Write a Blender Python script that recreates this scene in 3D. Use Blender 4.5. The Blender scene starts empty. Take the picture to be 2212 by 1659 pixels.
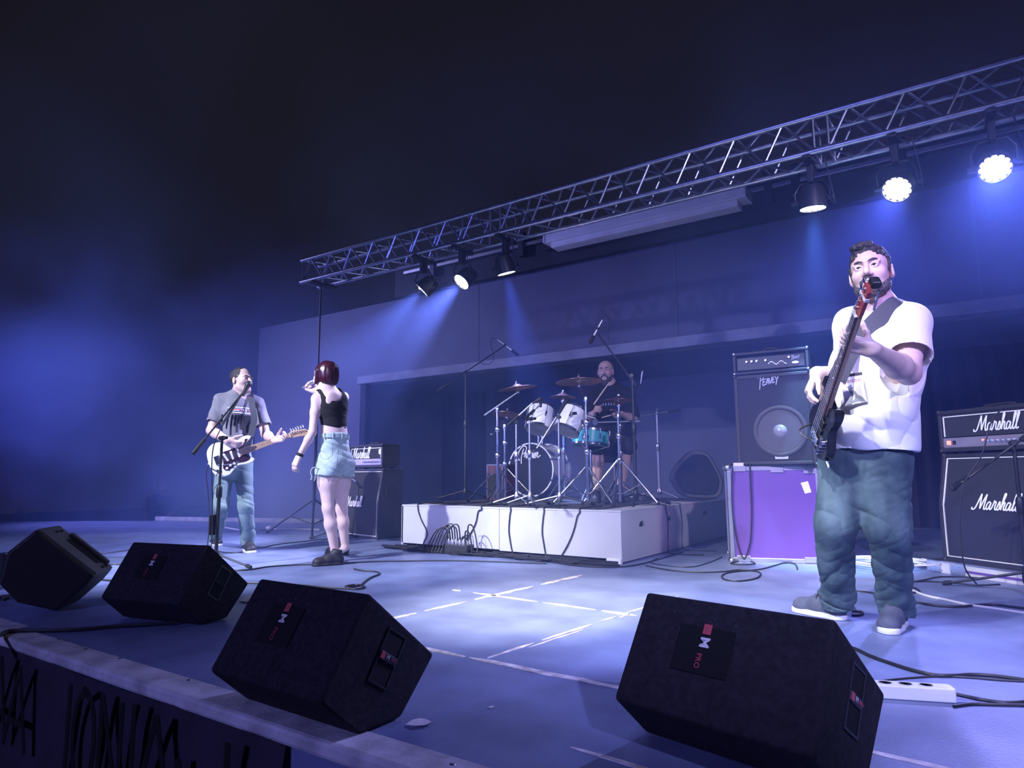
import bpy, math, random
import numpy as np
from mathutils import Vector, Matrix
random.seed(3); np.random.seed(3)
S = bpy.context.scene
COL = S.collection
RAD = math.radians
# ------------------------------------------------------------------ camera
FPX, PITCH, ROLL, YAW, CAMZ = 1442.623, RAD(7.725), RAD(-.324), RAD(34.349), .70
cam = bpy.data.cameras.new('camera'); camo = bpy.data.objects.new('camera', cam); COL.objects.link(camo)
cam.sensor_fit = 'HORIZONTAL'; cam.sensor_width = 36; cam.lens = 36*FPX/2212; cam.clip_start = .05
CR = Matrix.Rotation(YAW,3,'Z') @ Matrix.Rotation(math.pi/2+PITCH,3,'X') @ Matrix.Rotation(ROLL,3,'Z')
camo.location = (0,0,CAMZ); camo.rotation_euler = CR.to_euler()
S.camera = camo
# ------------------------------------------------------------------ night sky
world = bpy.data.worlds.new('night_sky'); S.world = world; world.use_nodes = True
bg = world.node_tree.nodes['Background']
bg.inputs[0].default_value = (.0036,.0032,.0052,1); bg.inputs[1].default_value = 1.0
# ------------------------------------------------------------------ stage lights and added fills (spots)
def spot(name, loc, tgt, col, power, ang=40, blend=.5, r=.08):
    l = bpy.data.lights.new(name,'SPOT'); l.energy = power; l.color = col
    l.spot_size = RAD(ang); l.spot_blend = blend; l.shadow_soft_size = r
    o = bpy.data.objects.new(name, l); COL.objects.link(o); o.location = loc
    o.rotation_euler = (Vector(tgt)-Vector(loc)).to_track_quat('-Z','Y').to_euler()
    return o
LAV = (.68,.72,1.0); COOL = (.25,.40,1.0)
spot('front_truss_left', (-5.4,-1.6,4.6), (-4.9,4.0,.5), LAV, 2000, 36, .6)
spot('front_truss_centre', (-3.6,-1.6,4.6), (-1.9,4.3,.45), LAV, 900, 36, .55)
spot('front_truss_profile', (-2.7,-1.9,4.3), (-.7,3.7,.75), (.70,.74,1.0), 760, 28, .5)
spot('front_truss_right', (3.6,-1.5,4.4), (-1.7,5.3,.4), (.42,.42,1.0), 1300, 44, .7)
spot('front_truss_accent', (3.0,-1.2,4.0), (-1.1,5.5,.75), (.55,.10,1.0), 300, 15, .6)
spot('watcher_fill', (-12.6,2.0,1.8), (-11.8,6.3,.2), (.42,.38,1.0), 300, 24, .6)  # added spot to brighten the man beyond the stage, no known fixture
spot('side_tower_wash', (-17.5,.0,5.2), (-8.0,7.6,1.0), (.32,.33,1.0), 3900, 40, .9)
spot('side_tower_low', (-15.5,2.0,2.2), (-8.0,7.2,.9), (.20,.20,1.0), 1200, 46, .9)
PARS = [(-4.894,(-7.4,3.9,0),(.42,.45,1),600,40),(-4.341,(-5.4,3.0,0),(.46,.46,1),760,40),(-3.768,(-3.5,6.2,0),(.22,.32,1),820,32),
        (-.862,(-.95,5.7,0),(.25,.50,1),520,28),(-.29,(-1.0,2.6,.1),(.30,.30,1),200,46),(.29,(.25,2.2,.1),(.34,.34,1),250,56)]
PAR_Y, PAR_Z = 5.42, 2.75
for i,(x,t,c,p,a) in enumerate(PARS):
    d = (Vector(t)-Vector((x,PAR_Y,PAR_Z))).normalized()
    spot('par_lamp', Vector((x,PAR_Y,PAR_Z))+d*.03, t, c, p, a, .7, .05)
spot('pool_spot', (-2.4,-.6,5.2), (-2.0,3.2,0), (1.0,.92,.80), 2300, 17, 1.0)
spot('pool_spot', (-.6,-.9,5.0), (-1.05,4.7,0), (.86,.84,1.0), 1700, 17, 1.0)  # extra spot added to brighten the deck before the purple case
spot('upper_wall_fill', (-3.0,-9,2.6), (-3.0,7.5,3.3), (.10,.13,1.0), 640, 30, .7, .5)  # added weak wash lifting upper wall, truss and screen case; source invented
spot('banner_fill', (-3.0,-10,5.0), (-2.5,1.0,-.3), (.30,.29,1.0), 950, 46, .8, .6)  # added wide fill to lift the banner and monitor backs; source invented
# ------------------------------------------------------------------ exposure
S.view_settings.view_transform = 'Standard'; S.view_settings.look = 'None'
S.view_settings.gamma = 1; S.view_settings.use_curve_mapping = False
S.view_settings.exposure = 1.1
HAZE = .058
S.cycles.volume_step_rate = 3; S.cycles.volume_max_steps = 96
S.cycles.use_denoising = True
# ------------------------------------------------------------------ pixel-to-place survey of the photograph
def ray(px,py): return CR @ Vector(((px-1106)/FPX, -(py-829.5)/FPX, -1))
def G(px,py,z=0):
    d = ray(px,py); t = (z-CAMZ)/d.z; return Vector((d.x*t, d.y*t, z))
def PY(px,py,y):
    d = ray(px,py); t = y/d.y; return Vector((d.x*t, y, CAMZ+d.z*t))
def PX(px,py,x):
    d = ray(px,py); t = x/d.x; return Vector((x, d.y*t, CAMZ+d.z*t))
def stand_at(g):
    g = Vector((g[0],g[1])); D = g.length; n = g/D
    def J(px,py,d=0.0):
        r = ray(px,py); t = (D-d)/(r.x*n.x+r.y*n.y)
        return Vector((r.x*t, r.y*t, CAMZ+r.z*t))
    return J
# ------------------------------------------------------------------ materials
def mat(name, col, rough=.6, metal=0., var=.0, vscale=8., bump=0., bscale=60., emit=None, estr=0., spec=.5, col2=None, stretch=None):
    m = bpy.data.materials.new(name); m.use_nodes = True; nt = m.node_tree
    p = nt.nodes['Principled BSDF']
    p.inputs['Base Color'].default_value = (*col,1); p.inputs['Roughness'].default_value = rough
    p.inputs['Metallic'].default_value = metal; p.inputs['Specular IOR Level'].default_value = spec
    if var or bump or col2:
        tc = nt.nodes.new('ShaderNodeTexCoord'); src = tc.outputs['Object']
        if stretch:
            mp = nt.nodes.new('ShaderNodeMapping'); mp.inputs['Scale'].default_value = stretch
            nt.links.new(src, mp.inputs[0]); src = mp.outputs[0]
    if var or col2:
        n = nt.nodes.new('ShaderNodeTexNoise'); n.inputs['Scale'].default_value = vscale; n.inputs['Detail'].default_value = 4
        nt.links.new(src, n.inputs['Vector'])
        r = nt.nodes.new('ShaderNodeValToRGB')
        c2 = col2 if col2 else tuple(max(0,c*(1-var)) for c in col)
        c1 = col if col2 else tuple(min(1,c*(1+var*.6)) for c in col)
        r.color_ramp.elements[0].position = .36; r.color_ramp.elements[1].position = .66
        r.color_ramp.elements[0].color = (*c2,1); r.color_ramp.elements[1].color = (*c1,1)
        nt.links.new(n.outputs[0], r.inputs[0]); nt.links.new(r.outputs[0], p.inputs['Base Color'])
    if bump:
        b = nt.nodes.new('ShaderNodeBump'); b.inputs['Strength'].default_value = bump; b.inputs['Distance'].default_value = .01
        n2 = nt.nodes.new('ShaderNodeTexNoise'); n2.inputs['Scale'].default_value = bscale; n2.inputs['Detail'].default_value = 3
        nt.links.new(src, n2.inputs['Vector']); nt.links.new(n2.outputs[0], b.inputs['Height']); nt.links.new(b.outputs[0], p.inputs['Normal'])
    if emit:
        p.inputs['Emission Color'].default_value = (*emit,1); p.inputs['Emission Strength'].default_value = estr
    return m
M = {}
M['deck'] = mat('stage_deck_paint',(.22,.27,.46),.42,var=.22,vscale=3.5,bump=.12,bscale=90,col2=(.15,.185,.33))
M['seam'] = mat('worn_seam_filler',(.80,.72,.72),.6,var=.5,vscale=14)
M['nosing'] = mat('scuffed_white_nosing',(.62,.62,.66),.55,var=.3,vscale=9,bump=.2)
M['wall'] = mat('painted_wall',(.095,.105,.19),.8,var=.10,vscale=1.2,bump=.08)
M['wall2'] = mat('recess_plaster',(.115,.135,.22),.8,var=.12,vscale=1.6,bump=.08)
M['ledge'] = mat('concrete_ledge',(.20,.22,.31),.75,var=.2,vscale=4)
M['dark'] = mat('dark_fascia',(.018,.016,.022),.8,var=.3,vscale=6)
M['drape'] = mat('black_drape',(.012,.012,.02),.9,var=.3,vscale=8)
M['ground'] = mat('dark_asphalt',(.03,.03,.035),.9,var=.4,vscale=2)
M['alu'] = mat('truss_aluminium',(.60,.62,.66),.32,1.,var=.15,vscale=20)
M['chrome'] = mat('chrome',(.82,.83,.86),.16,1.)
M['steel'] = mat('brushed_steel',(.55,.56,.6),.35,1.)
M['black'] = mat('black_powder_coat',(.015,.015,.018),.45)
M['rubber'] = mat('black_rubber',(.012,.012,.014),.7)
M['cable'] = mat('black_cable_jacket',(.020,.020,.024),.5)
M['wcable'] = mat('white_cable_jacket',(.75,.72,.72),.5)
M['carpet'] = mat('black_speaker_carpet',(.031,.028,.035),.95,var=.3,vscale=60,bump=.4,bscale=400,spec=.2)
M['plastic'] = mat('dark_grey_plastic',(.028,.028,.034),.5,bump=.15,bscale=200)
M['gplastic'] = mat('grey_plastic_shell',(.12,.12,.14),.5,bump=.15,bscale=200)
M['grille'] = mat('black_grille_cloth',(.022,.022,.028),.85,var=.4,vscale=150,bump=.3,bscale=300)
M['tolex'] = mat('black_tolex',(.018,.018,.022),.55,bump=.3,bscale=260)
M['piping'] = mat('white_piping',(.85,.83,.85),.45)
M['logo'] = mat('white_script_logo',(.9,.88,.9),.35)
M['brass'] = mat('brushed_panel',(.46,.40,.44),.35,.7,var=.1)
M['silver'] = mat('silver_panel',(.55,.55,.6),.35,.8)
M['white'] = mat('white_paint',(.86,.86,.88),.55,var=.08,vscale=5,bump=.05)
M['rwhite'] = mat('riser_white_board',(.56,.56,.59),.6,var=.07,vscale=2.5)
M['hole'] = mat('handle_hole_black',(.004,.004,.005),.9)
M['mat'] = mat('drum_carpet',(.05,.05,.055),.95,var=.4,vscale=20,bump=.4,bscale=200)
M['purple'] = mat('purple_laminate',(.155,.072,.33),.38,var=.06,vscale=3)
M['casealu'] = mat('flightcase_aluminium',(.72,.72,.76),.3,1.,var=.1)
M['ltray'] = mat('white_case_board',(.66,.64,.68),.5,var=.12)
M['paper'] = mat('white_paper',(.82,.80,.80),.7)
M['red'] = mat('red_badge',(.62,.10,.12),.4)
M['redled'] = mat('red_power_lamp',(.5,.05,.05),.4,emit=(1,.12,.08),estr=2.5)
M['drumwhite'] = mat('white_drum_wrap',(.80,.80,.84),.25,var=.05)
M['bhead'] = mat('black_drumhead',(.012,.014,.022),.32)
M['chead'] = mat('coated_drumhead',(.72,.72,.74),.5)
M['teal'] = mat('turquoise_drum_wrap',(.10,.55,.58),.25)
M['bronze'] = mat('bronze_cymbal',(.50,.26,.20),.34,1.,var=.2,vscale=40)
M['wood'] = mat('hickory_stick',(.75,.62,.48),.5)
M['cone'] = mat('speaker_cone',(.05,.05,.06),.6)
M['dimsilver'] = mat('dull_silver_badge',(.20,.20,.26),.4,.6)
M['dome'] = mat('dust_cap',(.22,.22,.26),.3)
M['lens'] = mat('lit_led_lens',(1,1,1),.3,emit=(.93,.92,1.0),estr=9)
M['lensR'] = mat('lit_led_lens_bright',(1,1,1),.3,emit=(.95,.90,1.0),estr=26)
M['skin'] = mat('skin',(.66,.47,.42),.5,var=.06,vscale=25,bump=.04,bscale=300)
M['skin2'] = mat('pale_skin',(.74,.55,.52),.5,var=.05,vscale=25)
M['skin3'] = mat('tanned_skin',(.52,.34,.30),.5,var=.05,vscale=25)
M['hair'] = mat('dark_hair',(.035,.030,.032),.55,var=.6,vscale=70,bump=.6,bscale=150)
M['beard'] = mat('dark_beard',(.085,.075,.078),.7,var=.6,vscale=120,bump=.6,bscale=220)
M['bob'] = mat('dark_red_hair',(.055,.010,.022),.30,var=.5,vscale=30,stretch=(6,6,.6))
M['eye'] = mat('eye_white',(.75,.72,.72),.2)
M['iris'] = mat('dark_iris',(.02,.015,.012),.15)
M['lip'] = mat('lip',(.45,.22,.22),.5)
M['tee'] = mat('white_cotton',(.74,.74,.75),.85,bump=.12,bscale=240)
M['greytee'] = mat('faded_blue_grey_cotton',(.20,.20,.24),.85,var=.1,bump=.1,bscale=240)
M['blacktee'] = mat('black_cotton',(.012,.011,.013),.9,bump=.1,bscale=240)
M['jeans'] = mat('blue_denim',(.085,.135,.150),.8,vscale=5,bump=.2,bscale=500,col2=(.028,.055,.070),stretch=(1.6,1.6,.8))
M['jeans2'] = mat('pale_denim',(.22,.31,.32),.8,vscale=7,bump=.2,bscale=500,col2=(.13,.20,.21))
M['shorts'] = mat('light_washed_denim',(.48,.60,.58),.8,vscale=9,bump=.2,bscale=500,col2=(.36,.47,.46))
M['shoe'] = mat('blue_grey_suede',(.09,.10,.14),.85,var=.15,vscale=30)
M['bshoe'] = mat('black_shoe',(.02,.018,.022),.6)
M['sole'] = mat('white_rubber_sole',(.70,.70,.72),.5,var=.1)
M['strap'] = mat('dark_strap_webbing',(.045,.047,.06),.7,bump=.2,bscale=300)
M['gtrwhite'] = mat('cream_guitar_finish',(.80,.80,.74),.15)
M['pickguard'] = mat('dark_pickguard',(.035,.015,.035),.25)
M['maple'] = mat('maple_neck',(.50,.33,.20),.35)
M['rosewood'] = mat('rosewood_fretboard',(.06,.032,.028),.45)
M['gtrblack'] = mat('gloss_black_finish',(.008,.008,.010),.12)
M['redwood'] = mat('red_headstock',(.34,.05,.05),.35)
# ------------------------------------------------------------------ object helpers
MW = {}
def prop(o, label=None, cat=None, group=None, kind=None):
    if label: o['label'] = label
    if cat: o['category'] = cat
    if group: o['group'] = group
    if kind: o['kind'] = kind
    return o
def thing(name, label, cat, loc=(0,0,0), rz=0., group=None, mw=None):
    o = bpy.data.objects.new(name, None); COL.objects.link(o); o.empty_display_size = .1
    m = mw if mw is not None else Matrix.Translation(Vector(loc)) @ Matrix.Rotation(rz,4,'Z')
    o.matrix_world = m; MW[o.name] = m.copy()
    return prop(o, label, cat, group)
def link(name, me, m, parent=None, world=True, smooth=False):
    if m is not None: me.materials.append(m)
    o = bpy.data.objects.new(name, me); COL.objects.link(o)
    if parent is not None:
        pm = MW[parent.name]
        if world: me.transform(pm.inverted())
        o.parent = parent; MW[o.name] = pm
    else: MW[o.name] = Matrix.Identity(4)
    if smooth:
        me.polygons.foreach_set('use_smooth', [True]*len(me.polygons)); me.update()
    return o
def basis(d, up=None):
    d = Vector(d).normalized()
    u = Vector(up) if up is not None else (Vector((0,0,1)) if abs(d.z)<.95 else Vector((1,0,0)))
    x = u.cross(d).normalized(); y = d.cross(x)
    return Matrix((x,y,d)).transposed()       # columns: across, up, along
class B:
    def __init__(s, xf=None): s.v=[]; s.f=[]; s.xf = xf
    def add(s, vs, fs):
        n = len(s.v)
        if s.xf is not None: vs = [s.xf @ Vector(p) for p in vs]
        s.v += [tuple(p) for p in vs]; s.f += [tuple(i+n for i in f) for f in fs]; return s
    def box(s, a, b):
        (x0,y0,z0),(x1,y1,z1) = a,b
        return s.add([(x0,y0,z0),(x1,y0,z0),(x1,y1,z0),(x0,y1,z0),(x0,y0,z1),(x1,y0,z1),(x1,y1,z1),(x0,y1,z1)],
            [(3,2,1,0),(4,5,6,7),(0,1,5,4),(1,2,6,5),(2,3,7,6),(3,0,4,7)])
    def bar(s, a, b, w, h, up=None):
        a=Vector(a); b=Vector(b); R = basis(b-a, up); x=R.col[0]*w/2; y=R.col[1]*h/2
        return s.add([a-x-y,a+x-y,a+x+y,a-x+y,b-x-y,b+x-y,b+x+y,b-x+y],[(3,2,1,0),(4,5,6,7),(0,1,5,4),(1,2,6,5),(2,3,7,6),(3,0,4,7)])
    def tube(s, pts, r, n=8, cap=True, squash=None):
        pts=[Vector(p) for p in pts]; N=len(pts); rs = r if isinstance(r,(list,tuple)) else [r]*N
        vs=[]; fs=[]; prev=None
        for i,p in enumerate(pts):
            d = (pts[min(i+1,N-1)]-pts[max(i-1,0)])
            if d.length<1e-9: d=Vector((0,0,1))
            d.normalize()
            if prev is None: R = basis(d); x=R.col[0].copy()
            else:
                x = prev-d*prev.dot(d)
                x = basis(d).col[0].copy() if x.length<1e-6 else x.normalized()
            prev=x; y=d.cross(x)
            for k in range(n):
                a=2*math.pi*k/n; o=(x*math.cos(a)+y*math.sin(a))*rs[i]
                if squash: o = o - squash[0]*o.dot(squash[0])*(1-squash[1])
                vs.append(p+o)
        for i in range(N-1):
            for k in range(n):
                fs.append((i*n+k,i*n+(k+1)%n,(i+1)*n+(k+1)%n,(i+1)*n+k))
        if cap: fs += [tuple(range(n-1,-1,-1)), tuple((N-1)*n+k for k in range(n))]
        return s.add(vs,fs)
    def lathe(s, prof, o, d, n=24, up=None, cap=True):          # prof: (radius, along)
        o=Vector(o); R=basis(d,up); vs=[];fs=[]
        for r,t in prof:
            for k in range(n):
                a=2*math.pi*k/n; vs.append(o+R.col[2]*t+(R.col[0]*math.cos(a)+R.col[1]*math.sin(a))*r)
        for i in range(len(prof)-1):
            for k in range(n): fs.append((i*n+k,i*n+(k+1)%n,(i+1)*n+(k+1)%n,(i+1)*n+k))
        if cap and prof[0][0]>1e-6: fs.append(tuple(range(n-1,-1,-1)))
        if cap and prof[-1][0]>1e-6: fs.append(tuple((len(prof)-1)*n+k for k in range(n)))
        return s.add(vs,fs)
    def prism(s, poly, m, t0, t1):                    # poly in local xy of matrix m, extruded along z
        n=len(poly); vs=[m@Vector((x,y,t0)) for x,y in poly]+[m@Vector((x,y,t1)) for x,y in poly]
        fs=[tuple(range(n-1,-1,-1)),tuple(range(n,2*n))]+[(k,(k+1)%n,n+(k+1)%n,n+k) for k in range(n)]
        return s.add(vs,fs)
    def ball(s, c, r, n=10, sc=(1,1,1), R=None):
        c=Vector(c); vs=[];fs=[]; m=n//2+1
        for i in range(m+1):
            t=math.pi*i/m
            for k in range(n):
                a=2*math.pi*k/n; p=Vector((math.sin(t)*math.cos(a)*sc[0],math.sin(t)*math.sin(a)*sc[1],math.cos(t)*sc[2]))*r
                vs.append(c+(R@p if R is not None else p))
        for i in range(m):
            for k in range(n): fs.append((i*n+k,(i+1)*n+k,(i+1)*n+(k+1)%n,i*n+(k+1)%n))
        return s.add(vs,fs)
    def mesh(s, name):
        me=bpy.data.meshes.new(name); me.from_pydata(s.v,[],s.f); me.validate(); me.update(); return me
    def obj(s, name, m, parent=None, world=True, smooth=False, bevel=0, seg=2):
        o = link(name, s.mesh(name), M[m] if isinstance(m,str) else m, parent, world)
        if smooth:
            o.data.shade_smooth()
            o.data.set_sharp_from_angle(angle=RAD(40))
        if bevel:
            md=o.modifiers.new('edge','BEVEL'); md.width=bevel; md.segments=seg; md.limit_method='ANGLE'; md.angle_limit=RAD(40)
        return o
def smooth_path(pts, n=6):
    P=[Vector(p) for p in pts]; out=[]
    for i in range(len(P)-1):
        p0=P[max(i-1,0)];p1=P[i];p2=P[i+1];p3=P[min(i+2,len(P)-1)]
        for k in range(n):
            t=k/n; out.append(.5*((2*p1)+(p2-p0)*t+(2*p0-5*p1+4*p2-p3)*t*t+(3*p1-p0-3*p2+p3)*t**3))
    return out+[P[-1]]
def cable(name, label, pts, r=.005, m='cable', cat='cable', group=None, n=6, parent=None):
    o = B().tube(smooth_path(pts,n), r, 6).obj(name, m, parent, smooth=True)
    if parent is None: prop(o,label,cat,group)
    return o
def gcable(label, pix, r=.005, m='cable', group=None, name='floor_cable'):
    return cable(name, label, [G(x,y,r) for x,y in pix], r, m, group=group)
def text(name, body, size, m, parent, mw, depth=.001, shear=0., bold=0., world=True):
    cu=bpy.data.curves.new(name,'FONT'); cu.body=body; cu.size=size; cu.extrude=depth; cu.shear=shear; cu.offset=bold
    cu.align_x='CENTER'; cu.align_y='CENTER'; cu.resolution_u=3
    t=bpy.data.objects.new(name,cu); COL.objects.link(t)
    dg=bpy.context.evaluated_depsgraph_get(); me=bpy.data.meshes.new_from_object(t.evaluated_get(dg))
    bpy.data.objects.remove(t); bpy.data.curves.remove(cu)
    me.transform(mw); me.materials.clear(); me.name=name
    return link(name, me, M[m], parent, world)
def strokes(name, lines, m, parent, mw, w, flat=.3):
    """handwritten lettering: polylines in the xy plane of mw, thickened"""
    b=B(); nrm=(mw.to_3x3()@Vector((0,0,1))).normalized()
    for l in lines:
        p=[mw@Vector((x,y,0)) for x,y in l]
        b.tube(smooth_path(p,4) if len(p)>2 else p, w/2, 6, squash=(nrm,flat))
    return b.obj(name, m, parent, smooth=True)
def frame3(o, x, y):                                  # matrix from origin, x-dir, y-dir
    x=Vector(x).normalized(); y=Vector(y); y=(y-x*x.dot(y)).normalized(); z=x.cross(y)
    m=Matrix((x,y,z)).transposed().to_4x4(); m.translation=Vector(o); return m
_M=[[(-.15,.12),(-.16,.0),(-.02,-.02),(.1,.15),(.22,.6),(.33,1.02)],[(.33,1.02),(.36,.5),(.40,.03)],[(.40,.03),(.54,.55),(.70,1.0)],[(.70,1.0),(.67,.5),(.66,.14),(.71,.0),(.80,.08)]]
_a=[(.27,.42),(.18,.5),(.07,.42),(.02,.17),(.08,.0),(.20,.1),(.29,.46),(.26,.14),(.32,.0),(.41,.1)]
_r=[(0,.1),(.1,.52),(.09,.6),(.14,.5),(.23,.5),(.21,.14),(.27,0),(.36,.1)]
_s=[(0,.1),(.12,.55),(.17,.3),(.16,.07),(.07,.0),(.01,.07)]
_h=[(0,.1),(.2,.85),(.2,1.06),(.12,.95),(.06,.0)]; _h2=[(.08,.22),(.17,.5),(.26,.45),(.23,.12),(.29,0),(.38,.1)]
_l=[(0,.1),(.2,.9),(.19,1.07),(.11,.95),(.05,.15),(.11,0),(.22,.1)]
def sh(l,dx,sc=1.,dy=0): return [(x*sc+dx,y*sc+dy) for x,y in l]
MARSHALL=_M+[sh(_a,.80),sh(_r,1.2),sh(_s,1.54),[(1.70,.09),(1.78,.1)],sh(_h,1.76),sh(_h2,1.76),sh(_a,2.12),sh(_l,2.52),sh(_l,2.74)]
def script_logo(parent, mw, height, w, lines=MARSHALL, name='script_logo', m='logo', shear=.18):
    return strokes(name, [[((x+shear*y)*height,y*height) for x,y in l] for l in lines], m, parent, mw, w)
# ================================================================== SETTING
def struct(o): o['kind']='structure'; return o
FY = 1.275
b=B(); E1=G(692,1131);E2=G(338,1125); poly=[(5,FY),(5,10.4),(-8.66,10.4),(-8.66,8.02),(E1.x,E1.y),(E2.x,E2.y),(-13.6,4.0),(-13.6,FY)]
b.prism(poly, Matrix.Identity(4), -.16, 0)
floor=struct(b.obj('floor','deck'))
# deck panel joints: worn filler strips, proud by a hair, broken where it has chipped away
def seam(p0,p1,w,gaps,seed):
    rnd=random.Random(seed); p0=Vector(p0);p1=Vector(p1);L=(p1-p0).length;d=(p1-p0)/L;n=Vector((-d.y,d.x,0))
    for a,c in gaps:
        k=max(3,int((c-a)*L/.09)); up=[];dn=[]
        for i in range(k+1):
            t=(a+(c-a)*i/k)*L; q=p0+d*t; e=.25 if i in(0,k) else 1
            up.append(q+n*w*.5*e*rnd.uniform(.55,1.2)); dn.append(q-n*w*.5*e*rnd.uniform(.55,1.2))
        bb=B(); vs=[v+Vector((0,0,.0022)) for v in up]+[v+Vector((0,0,.0022)) for v in dn]+[v-Vector((0,0,.001)) for v in up]+[v-Vector((0,0,.001)) for v in dn]
        m=k+1; fs=[(m+i,m+i+1,i+1,i) for i in range(k)]+[(i,i+1,2*m+i+1,2*m+i) for i in range(k)]+[(3*m+i,3*m+i+1,m+i+1,m+i) for i in range(k)]
        bb.add(vs,fs).obj('seam_line','seam',floor)
seam((-2.02,2.14,0),(-.6,2.10,0),.038,[(0,.24),(.25,1)],1)
seam((-1.60,2.16,0),(-1.44,4.0,0),.024,[(0,.16),(.19,.40),(.43,.52),(.57,.68),(.74,.9)],2)
seam((-1.56,2.3,0),(-1.42,3.9,0),.014,[(.05,.3),(.5,.58)],3)
seam((-2.42,2.45,0),(-2.30,4.4,0),.045,[(0,.10),(.13,.30),(.33,.62),(.66,.92)],4)
seam((-2.9,3.30,0),(-1.2,3.18,0),.032,[(.12,.16),(.22,.5),(.52,.72),(.74,.86)],5)
seam((-1.3,1.62,0),(-.2,1.56,0),.022,[(.35,.62),(.68,.9)],6)
seam((-.45,2.0,0),(.4,1.95,0),.03,[(.1,.5)],7)
seam((-3.6,2.8,0),(-2.7,2.75,0),.012,[(.1,.3),(.6,.7)],8)
def strip(name,m,a,b_,bev=.004):
    o=B().box(a,b_).obj(name,m,bevel=bev); return struct(o)
# white scuffed nosing along the stage front, three boards end to end
nos=struct(B().box((-3.75,FY-.012,-.042),(5,FY+.115,.004)).obj('trim_1','nosing',bevel=.012))
struct(B().prism([(-3.757,FY-.012),(-3.757,FY+.15),(-9,FY+.17),(-13.6,FY+.17),(-13.6,FY-.012)],Matrix.Identity(4),-.042,.004).obj('trim_2','nosing',bevel=.012))
for k,(x,y) in enumerate([(-2.29,FY+.09),(-2.78,FY+.095),(-3.05,FY+.09),(-3.32,FY+.10),(-1.1,FY+.07)]):
    B().lathe([(.0,.0062),(.006,.006),(.009,.0035),(.009,.001)],(x,y,0),(0,0,1),8).obj('screw_head','steel',nos,smooth=True)
struct(B().box((-13.6,FY+.02,-1.1),(5,FY+.10,-.042)).obj('wall_front','dark'))
struct(B().box((-40,-12,-1.2),(6,24,-1.1)).obj('ground','ground'))
WY=8.0; RX=-8.65
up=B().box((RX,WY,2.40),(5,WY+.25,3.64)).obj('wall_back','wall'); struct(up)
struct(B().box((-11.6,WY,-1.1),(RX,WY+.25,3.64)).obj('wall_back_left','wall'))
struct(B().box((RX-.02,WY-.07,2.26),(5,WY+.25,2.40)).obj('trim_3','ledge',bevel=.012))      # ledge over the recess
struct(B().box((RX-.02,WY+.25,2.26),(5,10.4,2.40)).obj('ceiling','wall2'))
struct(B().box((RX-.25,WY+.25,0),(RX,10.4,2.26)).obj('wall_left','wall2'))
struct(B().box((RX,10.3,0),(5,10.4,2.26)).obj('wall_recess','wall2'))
struct(B().box((-8.62,WY-.02,0),(-8.50,WY+.10,2.26)).obj('column','drape'))
# a vertical panel joint down the upper wall
for x in (-2.95,-6.1,.2):
    B().box((x,WY-.006,2.41),(x+.02,WY+.01,3.63)).obj('panel_joint','wall2',up)
B().lathe([(.055,0),(.05,.03),(.0,.035)],PY(1378,505,WY),(0,-1,0),16).obj('round_vent','ledge',up,smooth=True)
# black drape in the recess, and a second added to darken its right end
def drape(x0,x1,y,z0,z1,n):
    b=B(); vs=[];k=n*6
    for i in range(k+1):
        x=x0+(x1-x0)*i/k; o=.05*math.sin(2*math.pi*i/6)+.015*math.sin(i*.9)
        vs+=[(x,y+o,z0),(x,y+o*.7,z1)]
    b.add(vs,[(2*i,2*i+2,2*i+3,2*i+1) for i in range(k)])
    return b.obj('recess_backing','drape',smooth=True)
prop(drape(RX+.03,-7.5,10.15,.0,2.26,7),'black drape hanging in folds in the wall recess behind the drum riser','drape')
prop(drape(-1.15,4.6,10.1,0.,2.26,30),'black sheet in folds added to darken the wall recess behind the right speaker stack','drape')
B_c=B().box((-7.5,10.1,0),(-7.28,10.3,2.26)).box((-7.02,10.18,0),(-6.94,10.3,2.26)); struct(B_c.obj('column','wall2'))
struct(B().box((-7.75,WY-.12,3.64),(5,WY+.3,4.12)).obj('trim_4','dark'))
pipe=B().box((-7.5,WY-.19,3.985),(5,WY-.12,4.04)).obj('trim_5','casealu',bevel=.008); struct(pipe)
for x in (-6.9,-5.2,-4.75,-1.75,-1.45,-.4):
    struct(B().box((x,WY-.22,3.84),(x+.09,WY-.12,4.20)).obj('trim_6','black',bevel=.006))
# projector screen case, two-step profile, on the fascia
x0=PY(1178,520,7.66).x; x1=PY(1612,415,7.66).x
t=thing('screen_case','long white roll-up screen casing fixed along the dark fascia above the drums','screen',(x0,7.72,3.80))
B().box((x0,7.60,3.875),(x1,7.88,4.0)).obj('casing','white',t,bevel=.01)
B().box((x0+.10,7.64,3.795),(x1-.10,7.84,3.875)).obj('lower_casing','white',t,bevel=.008)
for x in (x0-.0,x1-.02): B().box((x,7.59,3.87),(x+.03,7.885,4.005)).obj('end_cap','white',t,bevel=.006)
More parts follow.
